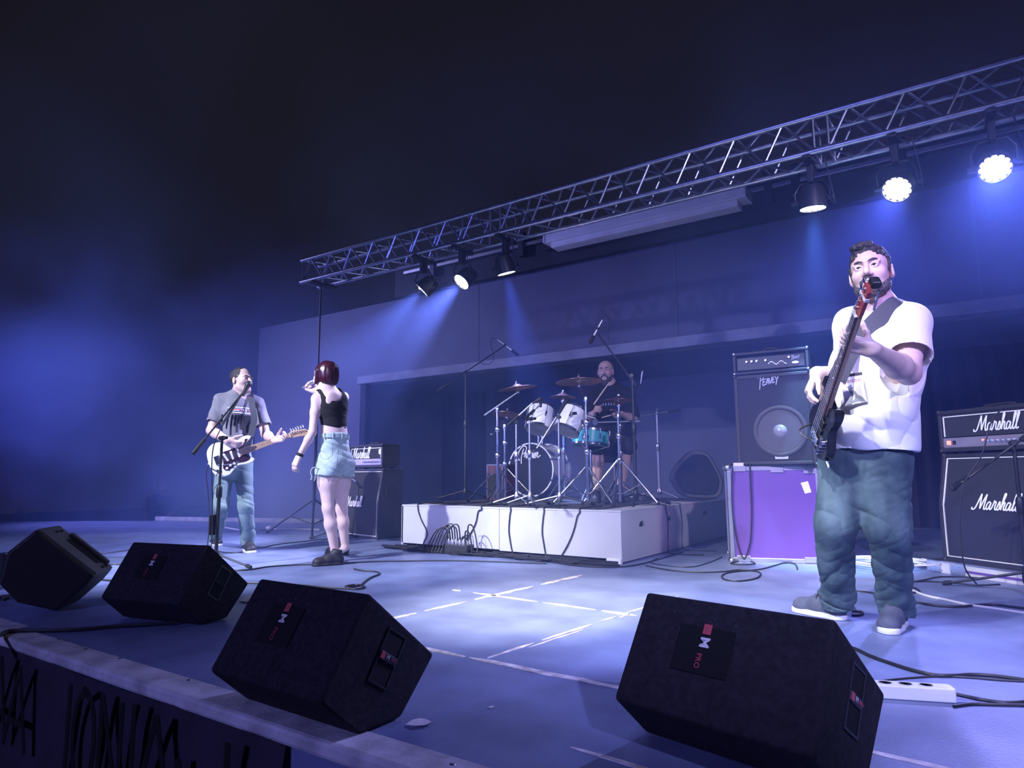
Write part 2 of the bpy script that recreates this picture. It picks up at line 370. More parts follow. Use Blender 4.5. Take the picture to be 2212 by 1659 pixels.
# ------------------------------------------------------------------ banner on the stage front
def banner():
    t=thing('stage_banner','dark fabric banner with black lettering hung below the white stage edge','banner',(-2.9,FY-.02,-1.05))
    b=B(); n=60; x0,x1=-6.2,-1.62; rows=[(-.036,-.014),(-.12,-.03),(-.4,-.05),(-.75,-.055),(-1.08,-.06)]
    vs=[]
    for z,dy in rows:
        for i in range(n+1):
            x=x0+(x1-x0)*i/n; vs.append((x,FY+dy+.012*math.sin(i*1.1)*(-z)+.008*math.sin(i*.37),z))
    m=n+1
    b.add(vs,[(r*m+i,(r+1)*m+i,(r+1)*m+i+1,r*m+i+1) for r in range(len(rows)-1) for i in range(n)])
    b.obj('cloth',mat('dark_banner_cloth',(.030,.024,.045),.9,var=.25,vscale=6,bump=.2),t,smooth=True)
    lm=mat('black_banner_print',(.003,.003,.003),.9)
    def let(L,x,w,h=.42,z=-.20):
        y=FY-.075
        m=frame3((x,y,z-h),(1,0,0),(0,0,1))
        o=strokes('letter',[[(a*w,c*h) for a,c in l] for l in L],'hole',t,m,.030,.15); o.data.materials[0]=lm
    I=[[(.5,0),(.5,1)]]; O=[[(.5,1),(.15,.85),(.0,.5),(.15,.12),(.5,0),(.85,.12),(1,.5),(.85,.85),(.5,1)]]
    N=[[(0,0),(0,1)],[(0,1),(.5,.5),(1,0)],[(1,0),(1,1)]]; A=[[(0,0),(.25,.5),(.5,1)],[(.5,1),(.75,.5),(1,0)],[(.2,.32),(.8,.32)]]; Mm=[[(0,0),(0,1)],[(0,1),(.5,.45)],[(.5,.45),(1,1)],[(1,1),(1,0)]]
    def px(x,y): return PY(x,y,FY-.075)
    for L,x,y,w in ((A,-14,1412,.20),(A,22,1432,.22),(I,146,1475,.06),(O,165,1485,.17),(N,222,1500,.15),(I,282,1518,.06),(A,300,1532,.24),(Mm,384,1640,.16),(I,480,1600,.06)):
        p=px(x,y); let(L,p.x,w*.92,.31,p.z)
banner()
# ================================================================== TRUSS
TY,TZ,TS=5.276,3.41,.281
tr=thing('lighting_truss','long four-chord aluminium box truss spanning over the stage','truss',(-3,TY,TZ-TS))
XL=-6.84; XR=3.2
for dy in (0,TS):
    for dz in (0,-TS):
        B().tube([(XL,TY+dy,TZ+dz),(XR,TY+dy,TZ+dz)],.0245,12).obj('chord','alu',tr,smooth=True)
def br(p,q): B().tube([p,q],.0105,6,cap=False).obj('brace','alu',tr,smooth=True)
k=-1; x=-6.5
segs=[(-6.80,-3.86),(-3.74,-.80),(-.70,2.25)]
for s0,s1 in segs:
    n=8; st=(s1-s0)/n
    for i in range(n):
        xa=s0+st*i; xb=xa+st*.40; xc=xa+st
        for dy in (0,TS):
            br((xa,TY+dy,TZ-TS),(xb,TY+dy,TZ)); br((xb,TY+dy,TZ),(xc,TY+dy,TZ-TS))
        for dz in (0,-TS):
            br((xa,TY,TZ+dz),(xb,TY+TS,TZ+dz)); br((xb,TY+TS,TZ+dz),(xc,TY,TZ+dz))
    for xe in (s0,s1):
        for p,q in (((0,0),(TS,0)),((0,-TS),(TS,-TS)),((0,0),(0,-TS)),((TS,0),(TS,-TS))):
            br((xe,TY+p[0],TZ+p[1]),(xe,TY+q[0],TZ+q[1]))
for xj in (-3.80,-.75):
    for dy in (0,TS):
        for dz in (0,-TS):
            B().tube([(xj-.06,TY+dy,TZ+dz),(xj+.06,TY+dy,TZ+dz)],.029,10).obj('coupler','steel',tr,smooth=True)
# wind-up stand carrying the truss end
pb=Vector((-6.62,TY+.14,0))
t=thing('truss_stand','slim wind-up tripod stand holding up the far end of the truss','stand',pb)
B().tube([pb+Vector((0,0,.35)),pb+Vector((0,0,1.6))],.021,10).obj('mast','black',t,smooth=True)
B().tube([pb+Vector((0,0,1.55)),pb+Vector((0,0,TZ-TS-.03))],.011,10).obj('inner_mast','black',t,smooth=True)
B().box((pb.x-.06,pb.y-.2,TZ-TS-.045),(pb.x+.06,pb.y+.2,TZ-TS-.0245)).obj('head_plate','black',t)
for a in (200,320,80):
    e=Vector((math.cos(RAD(a)),math.sin(RAD(a)),0))
    B().tube([pb+Vector((0,0,.42)),pb+e*.62+Vector((0,0,.02))],.014,8).obj('leg','black',t,smooth=True)
    B().tube([pb+Vector((0,0,.12)),pb+e*.30+Vector((0,0,.215))],.009,6).obj('brace','black',t,smooth=True)
    B().ball(pb+e*.62+Vector((0,0,.022)),.022,8).obj('rubber_foot','rubber',t,smooth=True)
# ------------------------------------------------------------------ LED par lamps
PN=['leftmost lit par lamp of the left three under the truss','middle lit par lamp of the left three under the truss','right lit par lamp of the left three, pointing straight down',
    'left lit par lamp of the right three, pointing straight down','middle lit par lamp of the right three, glaring at the camera','rightmost and brightest lit par lamp under the truss']
for i,(x,tg,c,p,a) in enumerate(PARS):
    o=Vector((x,PAR_Y,PAR_Z)); d=(Vector(tg)-o).normalized()
    t=thing('par_lamp',PN[i],'stage light',o,group=None)
    B().lathe([(.04,-.17),(.075,-.16),(.095,-.10),(.10,-.02),(.104,.0),(.104,.018),(.094,.018),(.094,.004)],o,d,24).obj('housing','black',t,smooth=True)
    lm='lensR' if i>3 else 'lens'
    lens=B().lathe([(.0,.006),(.078,.006),(.078,.0)],o,d,24).obj('lens',lm,t,smooth=True)
    R=basis(d); cells=B()
    for rr,n in ((.078,12),(.045,7),(.0,1)):
        for k in range(n):
            an=2*math.pi*k/n; cells.ball(o+d*.006+(R.col[0]*math.cos(an)+R.col[1]*math.sin(an))*rr,.0165,8,(1,1,.45),R)
    cells.obj('lens_cells',lm,lens,smooth=True)
    ax=Vector((1,0,0)); hx=.125; top=o+Vector((0,0,.20))
    B().tube([o-ax*hx-d*.05,o-ax*hx+Vector((0,0,.13)),top-ax*.08,top+ax*.08,o+ax*hx+Vector((0,0,.13)),o+ax*hx-d*.05],.009,6).obj('yoke','black',t,smooth=True)
    for sx in (-1,1): B().lathe([(.02,-.02),(.02,.03)],o+ax*hx*sx-d*.05,ax*sx,10).obj('knob','black',t,smooth=True)
    hz=TZ-TS
    B().box((x-.022,TY+.10,o.z+.19),(x+.022,TY+.18,hz-.02)).obj('hanger','black',t,bevel=.004)
    B().box((x-.03,TY-.03,hz-.05),(x+.03,TY+TS+.03,hz-.0245)).obj('clamp','black',t,bevel=.006)
    cable('cable','',[o-d*.16,o-d*.2+Vector((.05,0,-.03)),(x+.16,TY+.1,o.z-.02),(x+.12,TY+.05,hz-.05)],.005,parent=t)
# ================================================================== DRUM RISER
RXc,RYf,RW,RD,RH=-2.323,4.912,2.36,2.709,.413; RXl=RXc-RW; RYb=RYf+RD
t=thing('drum_riser','low white boxy drum riser with hand holes in its right side','riser',(RXl+RW/2,RYf+RD/2,0))
B().box((RXl+.02,RYf+.02,.03),(RXc-.02,RYb-.02,RH-.02)).obj('core','dark',t)
w3=RW/2
for k in range(2):
    B().box((RXl+k*w3+.002,RYf,.045-.01*k),(RXl+(k+1)*w3-.002,RYf+.02,RH-.012)).obj('front_panel','rwhite',t,bevel=.003)
# side panel with three D shaped hand holes cut through
def side_panel():
    holes=[PX(1387,1131,RXc),PX(1447,1119,RXc),PX(1523,1107,RXc)]
    ys=[RYf]; hs=[]
    b=B(); y=RYf+.02; z0,z1=.012,RH-.012
    def rect(ya,yb,za,zb): b.box((RXc-.02,ya,za),(RXc,yb,zb))
    for h in holes:
        w=.062; hh=.05; zb=h.z-hh/2; ztop=zb+hh
        rect(y,h.y-w,z0,z1); rect(h.y-w,h.y+w,z0,zb)
        n=8
        for i in range(n):
            ya=h.y-w+2*w*i/n; yb_=h.y-w+2*w*(i+1)/n
            zz=zb+hh*math.sqrt(max(0,1-(((ya+yb_)/2-h.y)/w)**2)); rect(ya,yb_,zz,z1)
        y=h.y+w
    rect(y,RYb,z0,z1); return b
side_panel().obj('side_panel','rwhite',t)
B().box((RXl,RYf,.03),(RXl+.02,RYb,RH-.012)).obj('side_panel','rwhite',t)
B().box((RXl,RYb-.02,.03),(RXc,RYb,RH-.012)).obj('back_panel','rwhite',t)
B().box((RXl+.005,RYf-.004,RH-.014),(RXc+.004,RYb,RH)).obj('top','rwhite',t,bevel=.003)
for x,y in ((RXl+.06,RYf+.08),(RXc-.06,RYf+.08),(RXl+.06,RYb-.08),(RXc-.06,RYb-.08)): B().box((x-.03,y-.03,0),(x+.03,y+.03,.03)).obj('foot','rubber',t)
prop(B().box((RXc-.115,RYf-.045,0),(RXc+.01,RYf+.0-.006,.045)).obj('wooden_block','white',bevel=.004),'small pale wooden block at the front corner of the white riser','block')
# carpet with a curved front edge
cp=[]
for px,py in ((905,1087),(1000,1092),(1100,1097),(1200,1100),(1290,1101),(1340,1096),(1390,1089),(1430,1083)): g=G(px,py,RH); cp.append((g.x,g.y))
cp=[(p.x,p.y) for p in smooth_path([(a,c,0) for a,c in cp],4)]
cp=[(max(RXl+.02,min(RXc-.02,x)),max(RYf+.02,y)) for x,y in cp]
poly=cp+[(RXc-.03,cp[-1][1]+.15),(RXc-.06,RYb-.1),(RXl+.06,RYb-.1)]
prop(B().prism(poly,Matrix.Identity(4),RH,RH+.009).obj('drum_rug','mat'),'dark rug with a curved front edge lying on the white drum riser','rug')
# ================================================================== BACKLINE
def ft(o, rz, z=0):                                   # frame: x = width, y = depth (away from front), z up; origin = front-left-bottom
    return Matrix.Translation(Vector((o[0],o[1],z))) @ Matrix.Rotation(rz,4,'Z')
def local_hit(px,py,mw,y=0.):                         # where the sight line meets the front plane of a cabinet, in its own frame
    inv=mw.inverted(); o=inv@Vector((0,0,CAMZ)); d=inv.to_3x3()@ray(px,py); t=(y-o.y)/d.y
    return o+d*t
def corner_set(parent,mw,w,d,h,r=.022,m='black',skip=()):
    for x in (0,w):
        for y in (0,d):
            for z in (0,h):
                if (x,y,z) in skip: continue
                B(mw).ball((x+(.008 if x==0 else -.008),y+(.008 if y==0 else -.008),z+(.008 if z==0 else -.008)),r,8).obj('corner_cap',m,parent,smooth=True)
def knob_row(parent,mw,xs,z,y=-.002,r=.010,m='chrome'):
    for x in xs: B(mw).lathe([(r,0),(r*.85,.016),(0,.016)],(x,y,z),(0,-1,0),10).obj('knob',m,parent,smooth=True)
def amp_head(label,mw,w,d,h,logo_x,logo_w,sticker=None,lamp=True):
    t=thing('amplifier_head',label,'amplifier',mw=mw)
    b=B(mw); th=.028
    b.box((0,0,0),(w,d,.03)).box((0,0,h-th),(w,d,h)).box((0,0,.03),(th,d,h-th)).box((w-th,0,.03),(w,d,h-th)).box((th,.06,.03),(w-th,d-.02,h-th))
    b.obj('shell','tolex',t,bevel=.006)
    pz=.105
    B(mw).box((th,.012,pz),(w-th,.05,h-th)).obj('front_grille','grille',t)
    for a,c in (((th+.012,.006,pz+.004),(th+.018,.014,h-th-.014)),((w-th-.018,.006,pz+.004),(w-th-.012,.014,h-th-.014)),((th+.012,.006,h-th-.02),(w-th-.012,.014,h-th-.014))): B(mw).box(a,c).obj('piping','piping',t)
    pass
    B(mw).box((th,.008,.03),(w-th,.055,pz-.006)).obj('control_panel','brass',t,bevel=.002)
    zc=(.03+pz-.006)/2
    knob_row(t,mw,[w*.46+i*.037 for i in range(9) if w*.46+i*.037<w-.05],zc,.008)
    if lamp:
        B(mw).box((th+.03,.002,zc-.014),(th+.056,.010,zc+.014)).obj('power_switch','redled',t,bevel=.002)
        B(mw).box((th+.075,.003,zc-.014),(th+.10,.010,zc+.014)).obj('standby_switch','black',t,bevel=.002)
        B(mw).lathe([(.008,0),(.006,.006),(0,.008)],(w*.43,.008,zc+.008),(0,-1,0),8).obj('pilot_lamp','redled',t,smooth=True)
    lh=logo_w/3.02
    script_logo(t,mw@frame3((logo_x,.006,pz+(h-th-pz)/2-lh*.5),(1,0,0),(0,0,1)),lh,lh*.098)
    B(mw).tube(smooth_path([(w*.36,d*.5,h),(w*.38,d*.5,h+.018),(w*.62,d*.5,h+.018),(w*.64,d*.5,h)],4),.010,8).obj('handle','rubber',t,smooth=True)
    if sticker: B(mw).prism([(math.cos(a*.524)*.022,math.sin(a*.524)*.032) for a in range(12)],frame3((sticker,.011,h-th-.06),(1,0,0),(0,0,1)),-.001,.004).obj('sticker','paper',t)
    corner_set(t,mw,w,d,h,.016,skip=())
    for x in (.08,w-.08):
        for y in (.05,d-.05): B(mw).lathe([(.016,-.014),(.018,0)],(x,y,0),(0,0,1),8).obj('rubber_foot','rubber',t)
    return t
def amp_cab(label,mw,w,d,h,slant,logo_p,logo_w,piping_all=True):
    t=thing('speaker_cabinet',label,'speaker cabinet',mw=mw)
    mid=h*.52
    side=[(0,.0),(d,0),(d,h),(slant,h),(0,mid)]
    b=B(mw)
    m=Matrix(((0,0,1,0),(1,0,0,0),(0,1,0,0),(0,0,0,1)))   # local (y,z) -> prism xy, along x
    b.prism(side,m,0,.028).prism(side,m,w-.028,w)
    inner=[(.03,.028),(d-.005,.028),(d-.005,h-.028),(slant+.035,h-.028),(.03,mid)]
    b.prism(inner,m,.028,w-.028)
    b.box((.028,0,0),(w-.028,d,.028)).box((.028,slant,h-.028),(w-.028,d,h))
    b.obj('shell','tolex',t,bevel=.005)
    g=B(mw); g.prism([(.014,.028),(.032,.028),(.032,mid),(slant+.036,h-.028),(slant+.012,h-.028),(.014,mid)],m,.03,w-.03); g.obj('grille','grille',t)
    p=B(mw)
    for x in (.030,w-.038):
        p.prism([(.006,.034),(.018,.034),(.018,mid),(slant+.02,h-.034),(slant+.006,h-.034),(.006,mid)],m,x,x+.008)
    p.box((.03,.006,.030),(w-.03,.016,.036)); p.box((.03,slant+.006,h-.036),(w-.03,slant+.016,h-.030))
    p.obj('piping','piping',t)
    lh=logo_w/3.02; s=slant/(h-mid)
    s=(slant-.002)/(h-.028-mid); zb=logo_p[1]-lh*.5; yy=.006+max(0,zb-mid)*s
    if zb<mid-.05: s=0
    script_logo(t,mw@frame3((logo_p[0],yy,logo_p[1]-lh*.5),(1,0,0),(0,s,1)),lh,lh*.098)
    corner_set(t,mw,w,d,h,.018,skip=((0,0,h),(w,0,h)))
    for x in (.008,w-.008): B(mw).ball((x,slant+.008,h-.008),.018,8).obj('corner_cap','black',t,smooth=True)
    B(mw).box((w-.004,d*.5-.06,h*.6),(w+.003,d*.5+.06,h*.75)).obj('side_handle','rubber',t,bevel=.004)
    return t
# right stack: white case tray, cabinet, head
mr=ft(G(2040,1236),-.70)
t=thing('case_tray','low white flightcase tray under the right-hand speaker stack','case tray',mw=mr)
B(mr).box((-.085,-.05,.0),(.93,.46,.080)).obj('board','ltray',t,bevel=.004)
B(mr).box((-.088,-.054,.072),(.933,.464,.084)).obj('edge_rail','casealu',t,bevel=.003)
B(mr).box((.20,-.053,.026),(.93,-.048,.042)).obj('purple_line','purple',t)
for x in (-.085,.10): B(mr).box((x-.004,-.056,.004),(x+.11,-.046,.080)).obj('corner_plate','casealu',t,bevel=.003)
for x in (-.06,0,.03,.12,.17):
    for z in (.02,.06): B(mr).lathe([(.006,0),(.004,.004),(0,.004)],(x,-.056,z),(0,-1,0),8).obj('rivet','steel',t,smooth=True)
mrc=mr@Matrix.Translation((0,.0,.084))
lp=local_hit(2103,1092,mrc,.03); lq=local_hit(2207,1092,mrc,.03)
amp_cab('black slant-front guitar cabinet with white script logo on the white tray',mrc,.77,.36,.745,.075,(lp.x+.02,lp.z+.03),(lq.x-lp.x)*.93)
mrh=mrc@Matrix.Translation((.0,.06,.745+.014))
lp=local_hit(2103,925,mrh,.0); lq=local_hit(2205,925,mrh,.0)
amp_head('black amplifier head with red power lamp atop the right slant-front cabinet',mrh,.77,.24,.295,lp.x+.01,(lq.x-lp.x)*.93)
# left stack
FRc=G(815,1166); ml0=ft(FRc,-.185); o=ml0@Vector((-.72,0,0)); ml=ft(o,-.185)
lp=local_hit(747,1082,ml,.03); lq=local_hit(783,1082,ml,.03)
amp_cab('black slant-front guitar cabinet standing behind the woman, left of the riser',ml,.72,.33,.775,.06,(max(.05,lp.x),lp.z),(lq.x-lp.x)*.93)
mlh=ml@Matrix.Translation((.01,.05,.775+.014))
lp=local_hit(762,983,mlh,0); lq=local_hit(795,983,mlh,0)
amp_head('black amplifier head with oval sticker on the cabinet behind the woman',mlh,.70,.24,.265,lp.x-.02,(lq.x-lp.x)*1.15,sticker=.635,lamp=False)
# road case with purple laminate
mc=ft(G(1579,1213),.33); cw,cdp,chh=.70,.55,.755
t=thing('road_case','purple laminate flightcase with aluminium edges under the bass amplifier','road case',mw=mc)
B(mc).box((.012,.008,.012),(cw-.012,cdp-.012,chh-.012)).obj('laminate_body','purple',t)
e=.034
for a,c in (((0,0,0),(cw,e,e)),((0,0,chh-e),(cw,e,chh)),((0,0,e),(e,e,chh-e)),((cw-e,0,e),(cw,e,chh-e)),((0,cdp-e,0),(cw,cdp,e)),((0,cdp-e,chh-e),(cw,cdp,chh)),
    ((0,cdp-e,e),(e,cdp,chh-e)),((cw-e,cdp-e,e),(cw,cdp,chh-e)),((0,e,0),(e,cdp-e,e)),((0,e,chh-e),(e,cdp-e,chh)),((cw-e,e,0),(cw,cdp-e,e)),((cw-e,e,chh-e),(cw,cdp-e,chh))):
    B(mc).box(a,c).obj('edge_rail','casealu',t,bevel=.004)
corner_set(t,mc,cw,cdp,chh,.030,'steel')
for x,z in ((.10,.0),(cw-.10,.0),(cw*.55,chh-.05),(cw-.07,chh-.06),(.1,chh-.04)):
    B(mc).box((x-.05,-.006,max(.004,z)),(x+.05,.006,max(.004,z)+.045)).obj('corner_plate','casealu',t,bevel=.003)
lp=local_hit(1741,1052,mc)
B(mc).prism([(-.028,-.045),(.02,-.052),(.034,.036),(-.022,.044)],frame3((lp.x,.007,lp.z),(.92,0,.38),(-.38,0,.92)),0,.002).obj('tape_label','paper',t)
mp=mc@Matrix.Translation((.09,.03,chh))@Matrix.Rotation(-.28,4,'Z')
t=thing('bass_cabinet','black bass cabinet with one big speaker cone standing on the purple case','speaker cabinet',mw=mp)
bw,bd,bh=.60,.40,.745
b=B(mp); b.box((0,.02,.012),(bw,bd,bh)); b.box((0,0,.012),(.03,.02,bh)).box((bw-.03,0,.012),(bw,.02,bh)).box((.03,0,.012),(bw-.03,.02,.04)).box((.03,0,bh-.03),(bw-.03,.02,bh))
b.obj('shell','tolex',t,bevel=.006)
B(mp).box((.03,.008,.04),(bw-.03,.022,bh-.03)).obj('front_grille','grille',t)
cc=local_hit(1685,931,mp); cc=Vector((cc.x,.008,cc.z))
def ring(parent,name,m,c,prof,mw,n=40,cap=True): return B(mw).lathe(prof,c,(0,-1,0),n,cap=cap).obj(name,m,parent,smooth=True)
ring(t,'surround','plastic',cc,[(.205,0),(.205,.008),(.188,.012),(.172,.008),(.165,.003)],mp,cap=False)
ring(t,'speaker_cone','cone',cc,[(.168,.006),(.10,.0035),(.055,.001)],mp)
ring(t,'dust_cap','dome',cc,[(.055,.001),(.045,.018),(.025,.028),(0,.032)],mp)
lp=local_hit(1665,822,mp)
PEAVEY=[[(0,-.5),(.25,.95)],[(-.2,.75),(.25,1),(.75,1.1),(.55,.6),(.2,.45)],[(.65,.5),(.5,-.1),(.95,.05)],[(.6,.25),(.9,.32)],[(.7,.55),(1.05,.62)],[(1.0,-.05),(1.3,.65),(1.4,.0)],[(1.1,.2),(1.36,.25)],
        [(1.5,.7),(1.62,.05),(1.95,.8)],[(2.05,.75),(1.95,.15),(2.3,.25)],[(2.0,.45),(2.25,.5)],[(2.05,.75),(2.4,.8)],[(2.45,.8),(2.6,.45),(2.95,1.0)],[(2.62,.45),(2.45,-.1)]]
strokes('angular_logo',[[(x*.052,y*.075) for x,y in l] for l in PEAVEY],'dimsilver',t,mp@frame3((lp.x-.09,.004,lp.z-.03),(1,0,0),(0,0,1)),.0105,.3)
B(mp).box((cc.x-.05,.003,.055),(cc.x+.05,.009,.10)).obj('name_plate','silver',t,bevel=.002)
text('plate_text','15" BW','.'and .026,'hole',t,mp@frame3((cc.x,.002,.078),(1,0,0),(0,0,1)))
corner_set(t,mp,bw,bd,bh,.020)
mq=mp@Matrix.Translation((-.005,.03,bh+.012))
t=thing('bass_amplifier_head','black bass amplifier head with a row of sliders above the big bass cabinet','amplifier',mw=mq)
hw,hd,hh=.585,.30,.185
b=B(mq); b.box((0,0,0),(hw,hd,.022)).box((0,0,hh-.022),(hw,hd,hh)).box((0,0,.022),(.022,hd,hh-.022)).box((hw-.022,0,.022),(hw,hd,hh-.022)).box((.022,.05,.022),(hw-.022,hd,hh-.022))
b.obj('shell','tolex',t,bevel=.005)
B(mq).box((.03,.018,.035),(hw-.03,.05,hh-.045)).obj('control_panel','plastic',t,bevel=.003)
knob_row(t,mq,[.11,.15,.19,.26],.105,.018,.010,'steel')
for k in range(12): B(mq).box((.28+k*.012,.012,.075+.012*math.sin(k)),(.287+k*.012,.019,.083+.012*math.sin(k))).obj('slider','steel',t)
knob_row(t,mq,[.44],.115,.018,.010,'steel')
strokes('angular_logo',[[(x*.020,y*.026) for x,y in l] for l in PEAVEY],'dimsilver',t,mq@frame3((hw-.125,.016,.10),(1,0,0),(0,0,1)),.005,.3)
B(mq).prism([(math.cos(a*.524)*.026,math.sin(a*.524)*.010) for a in range(12)],frame3((hw-.10,.016,.07),(1,0,0),(0,0,1)),0,.003).obj('badge','silver',t)
B(mq).tube(smooth_path([(hw*.36,hd*.4,hh),(hw*.42,hd*.4,hh+.03),(hw*.54,hd*.4,hh+.03),(hw*.6,hd*.4,hh)],4),.009,8).obj('handle','rubber',t,smooth=True)
corner_set(t,mq,hw,hd,hh,.014,'steel')
for x in (.06,hw-.06):
    for y in (.05,hd-.05): B(mq).lathe([(.014,-.012),(.016,0)],(x,y,0),(0,0,1),8).obj('rubber_foot','rubber',t)
# ================================================================== STAGE MONITORS
PROF=dict(A=(0,0),Bp=(-.134,.117),C=(.027,.369),D=(.301,.146),E=(.16,0)); MWd=.513
def rounded(poly,r,n=4):
    out=[];N=len(poly)
    for i in range(N):
        p=Vector(poly[i]);a=(Vector(poly[i-1])-p).normalized();c=(Vector(poly[(i+1)%N])-p).normalized()
        for k in range(n+1):
            s=k/n; q0=p+a*r; q1=p+c*r; out.append(tuple((q0*(1-s)+p*s)*(1-s)+(p*(1-s)+q1*s)*s))
    return out
def wedge(label,x,y,a,bar_logo):
    mw=Matrix.Translation((x,y,0))@Matrix.Rotation(a,4,'Z')
    t=thing('stage_monitor',label,'stage monitor',mw=mw)
    pf=[PROF[k] for k in ('A','E','D','C','Bp')]
    mm=mw@Matrix(((0,0,1,0),(1,0,0,0),(0,1,0,0),(0,0,0,1)))
    poly=[(u,v+.004) for u,v in rounded(pf,.014)]
    B().prism(poly,mm,-MWd/2,MWd/2).obj('cabinet','carpet',t,bevel=.008)
    c=Vector(PROF['C']);d=Vector(PROF['D']); dn=Vector((d.y-c.y,c.x-d.x)); dn=-dn.normalized(); dd=(d-c).normalized()
    p0=c+dd*.03;p1=d-dd*.03
    if dn.y<0: dn=-dn
    B().prism([tuple(p0+dn*.002),tuple(p1+dn*.002),tuple(p1+dn*.012),tuple(p0+dn*.012)],mm,-MWd/2+.03,MWd/2-.03).obj('baffle_grille','grille',t)
    bb=Vector((0,)+PROF['Bp']); cc_=Vector((0,)+PROF['C']); s=(cc_-bb).normalized(); L=(cc_-bb).length
    n=Vector((1,0,0)).cross(s)
    pc=bb+s*L*.56+Vector((-.042,0,.004))
    fr=frame3(pc,(1,0,0),s)
    B(mw).prism([(-.075,-.058),(.075,-.058),(.075,.058),(-.075,.058)],fr,-.002,.004).obj('logo_plate','hole',t)
    fl=frame3(pc+n*.0045,-s,(1,0,0))
    B(mw).prism([(-.066,-.011),(-.040,-.011),(-.040,.011),(-.066,.011)],fl,0,.0015).obj('red_badge','red',t)
    text('badge_text','JBL',.009,'silver',t,mw@fl@Matrix.Translation((-.053,0,.0017)),.0004)
    text('badge_letter','M',.036,'logo',t,mw@fl@Matrix.Translation((-.019,0,.001)),.0006,bold=.0008)
    text('badge_letters','PRO',.020,'red',t,mw@fl@Matrix.Translation((.028,-.006,.001)),.0006)
    for u,v in ((-.11,.085),(.01,.082),(.07,.075)): B(mw).lathe([(.0035,0),(.003,.002),(0,.002)],pc+Vector((u,0,0))+s*v,n,6).obj('screw','steel',t)
    # side handle cup with a bar across
    q=Vector((.100,.178)); ds=Vector((s.y,s.z)); dt=Vector((ds.y,-ds.x))
    for sx in (1,-1):
        xs=sx*MWd/2
        f=frame3((xs,q.x,q.y+.004),(0,dt.x,dt.y),(0,ds.x,ds.y)) if True else None
        sg=1 if f.col[2].x*sx>0 else -1
        cup=B(mw).prism([(-.036,-.070),(.036,-.070),(.036,.070),(-.036,.070)],f,-.002*sg,.0015*sg).obj('handle_cup','hole',t)
        fr_=B(mw)
        for x0,x1,y0,y1 in ((-.042,-.036,-.076,.076),(.036,.042,-.076,.076),(-.036,.036,.070,.076),(-.036,.036,-.076,-.070)):
            fr_.prism([(x0,y0),(x1,y0),(x1,y1),(x0,y1)],f,-.001*sg,.004*sg)
        fr_.obj('handle_frame','black',cup)
        B(mw).prism([(-.036,-.012),(.036,-.012),(.036,.012),(-.036,.012)],f,0,.007*sg).obj('handle_bar','carpet' if not bar_logo else 'plastic',cup,bevel=.003)
        if bar_logo and sx>0:
            ff=frame3(f.translation+f.col[2].to_3d()*.0075*sg,(0,dt.x,dt.y),(0,ds.x,ds.y))
            B(mw).prism([(-.036,-.009),(-.018,-.009),(-.018,.009),(-.036,.009)],ff,0,.001).obj('red_badge','red',cup)
            text('badge_letter','M',.018,'logo',cup,mw@ff@Matrix.Translation((-.004,0,.0008)),.0004)
            text('badge_letters','PRO',.013,'red',cup,mw@ff@Matrix.Translation((.022,0,.0008)),.0004)
    return t
wedge('black carpeted wedge monitor in front of the microphone stand, second from the left',-3.321,1.819,.22,False)
wedge('black carpeted wedge monitor overhanging the white stage edge beside the paper scrap',-1.684,1.35,-.02,True)
wedge('large black carpeted wedge monitor in front of the bass player',-.54,1.736,-.215,True)
def plastic_wedge(label,name,g,dirv,profile,depth,m,handle):
    """moulded wedge: profile points (world) on the near end, run back along dirv"""
    t=thing(name,label,'stage monitor',g)
    dirv=Vector(dirv).normalized(); n=len(profile)
    ins=.93; c=sum(profile,Vector())/n
    b=B(); rings=[[c+(p-c)*.96 for p in profile],[p+dirv*.02 for p in profile],[p+dirv*(depth*.8) for p in profile],[c+(p-c)*.86+dirv*depth for p in profile]]
    vs=[p for r in rings for p in r]; fs=[tuple(range(n))]+[tuple(3*n+k for k in range(n-1,-1,-1))]
    for r in range(3): fs+=[(r*n+k,(r+1)*n+k,(r+1)*n+(k+1)%n,r*n+(k+1)%n) for k in range(n)]
    b.add(vs,fs); o=b.obj('cabinet',m,t,bevel=.010)
    if handle:
        i,j=handle; p=profile[i];q=profile[j]; u=(q-p).normalized(); v=dirv; nn=u.cross(v).normalized()
        if nn.z<0: nn=-nn
        L=(q-p).length
        def slab(name,m_,a0,a1,b0,b1,h0,h1,par,bev=0):
            bb=B(); P=lambda a,bq,h: p+u*L*a+v*depth*bq+nn*h
            bb.add([P(a0,b0,h0),P(a1,b0,h0),P(a1,b1,h0),P(a0,b1,h0),P(a0,b0,h1),P(a1,b0,h1),P(a1,b1,h1),P(a0,b1,h1)],[(3,2,1,0),(4,5,6,7),(0,1,5,4),(1,2,6,5),(2,3,7,6),(3,0,4,7)])
            return bb.obj(name,m_,par,bevel=bev)
        slab('end_panel','gplastic',.0,1.,.06,.80,-.012,.006,t,.008)
        h=slab('handle_recess','hole',.30,.84,.42,.66,-.002,.0075,t)
        slab('handle_grip','gplastic',.22,.92,.66,.76,.0,.028,t,.010)
        for a in (.12,.93):
            for k in range(2): slab('vent_slot','hole',a-.02,a+.02,.42+k*.16,.52+k*.16,0,.0078,t)
    return t
g=G(112,1324); J=stand_at(g)
pr=[J(120,1324),J(182,1268),J(204,1242),J(76,1144),J(12,1194),J(-6,1262),J(34,1303)]
pr[0].z=.004; 
n2=Vector((g.x,g.y,0)).normalized(); ang=Matrix.Rotation(-.35,3,'Z')@n2
plastic_wedge('moulded plastic wedge monitor with grey handle panel, leftmost on the stage front','stage_monitor',g,ang,pr,.36,'plastic',(3,2))
g=G(1500,1078,RH); g.y-=.42; J=stand_at((g.x,g.y+.25,0))
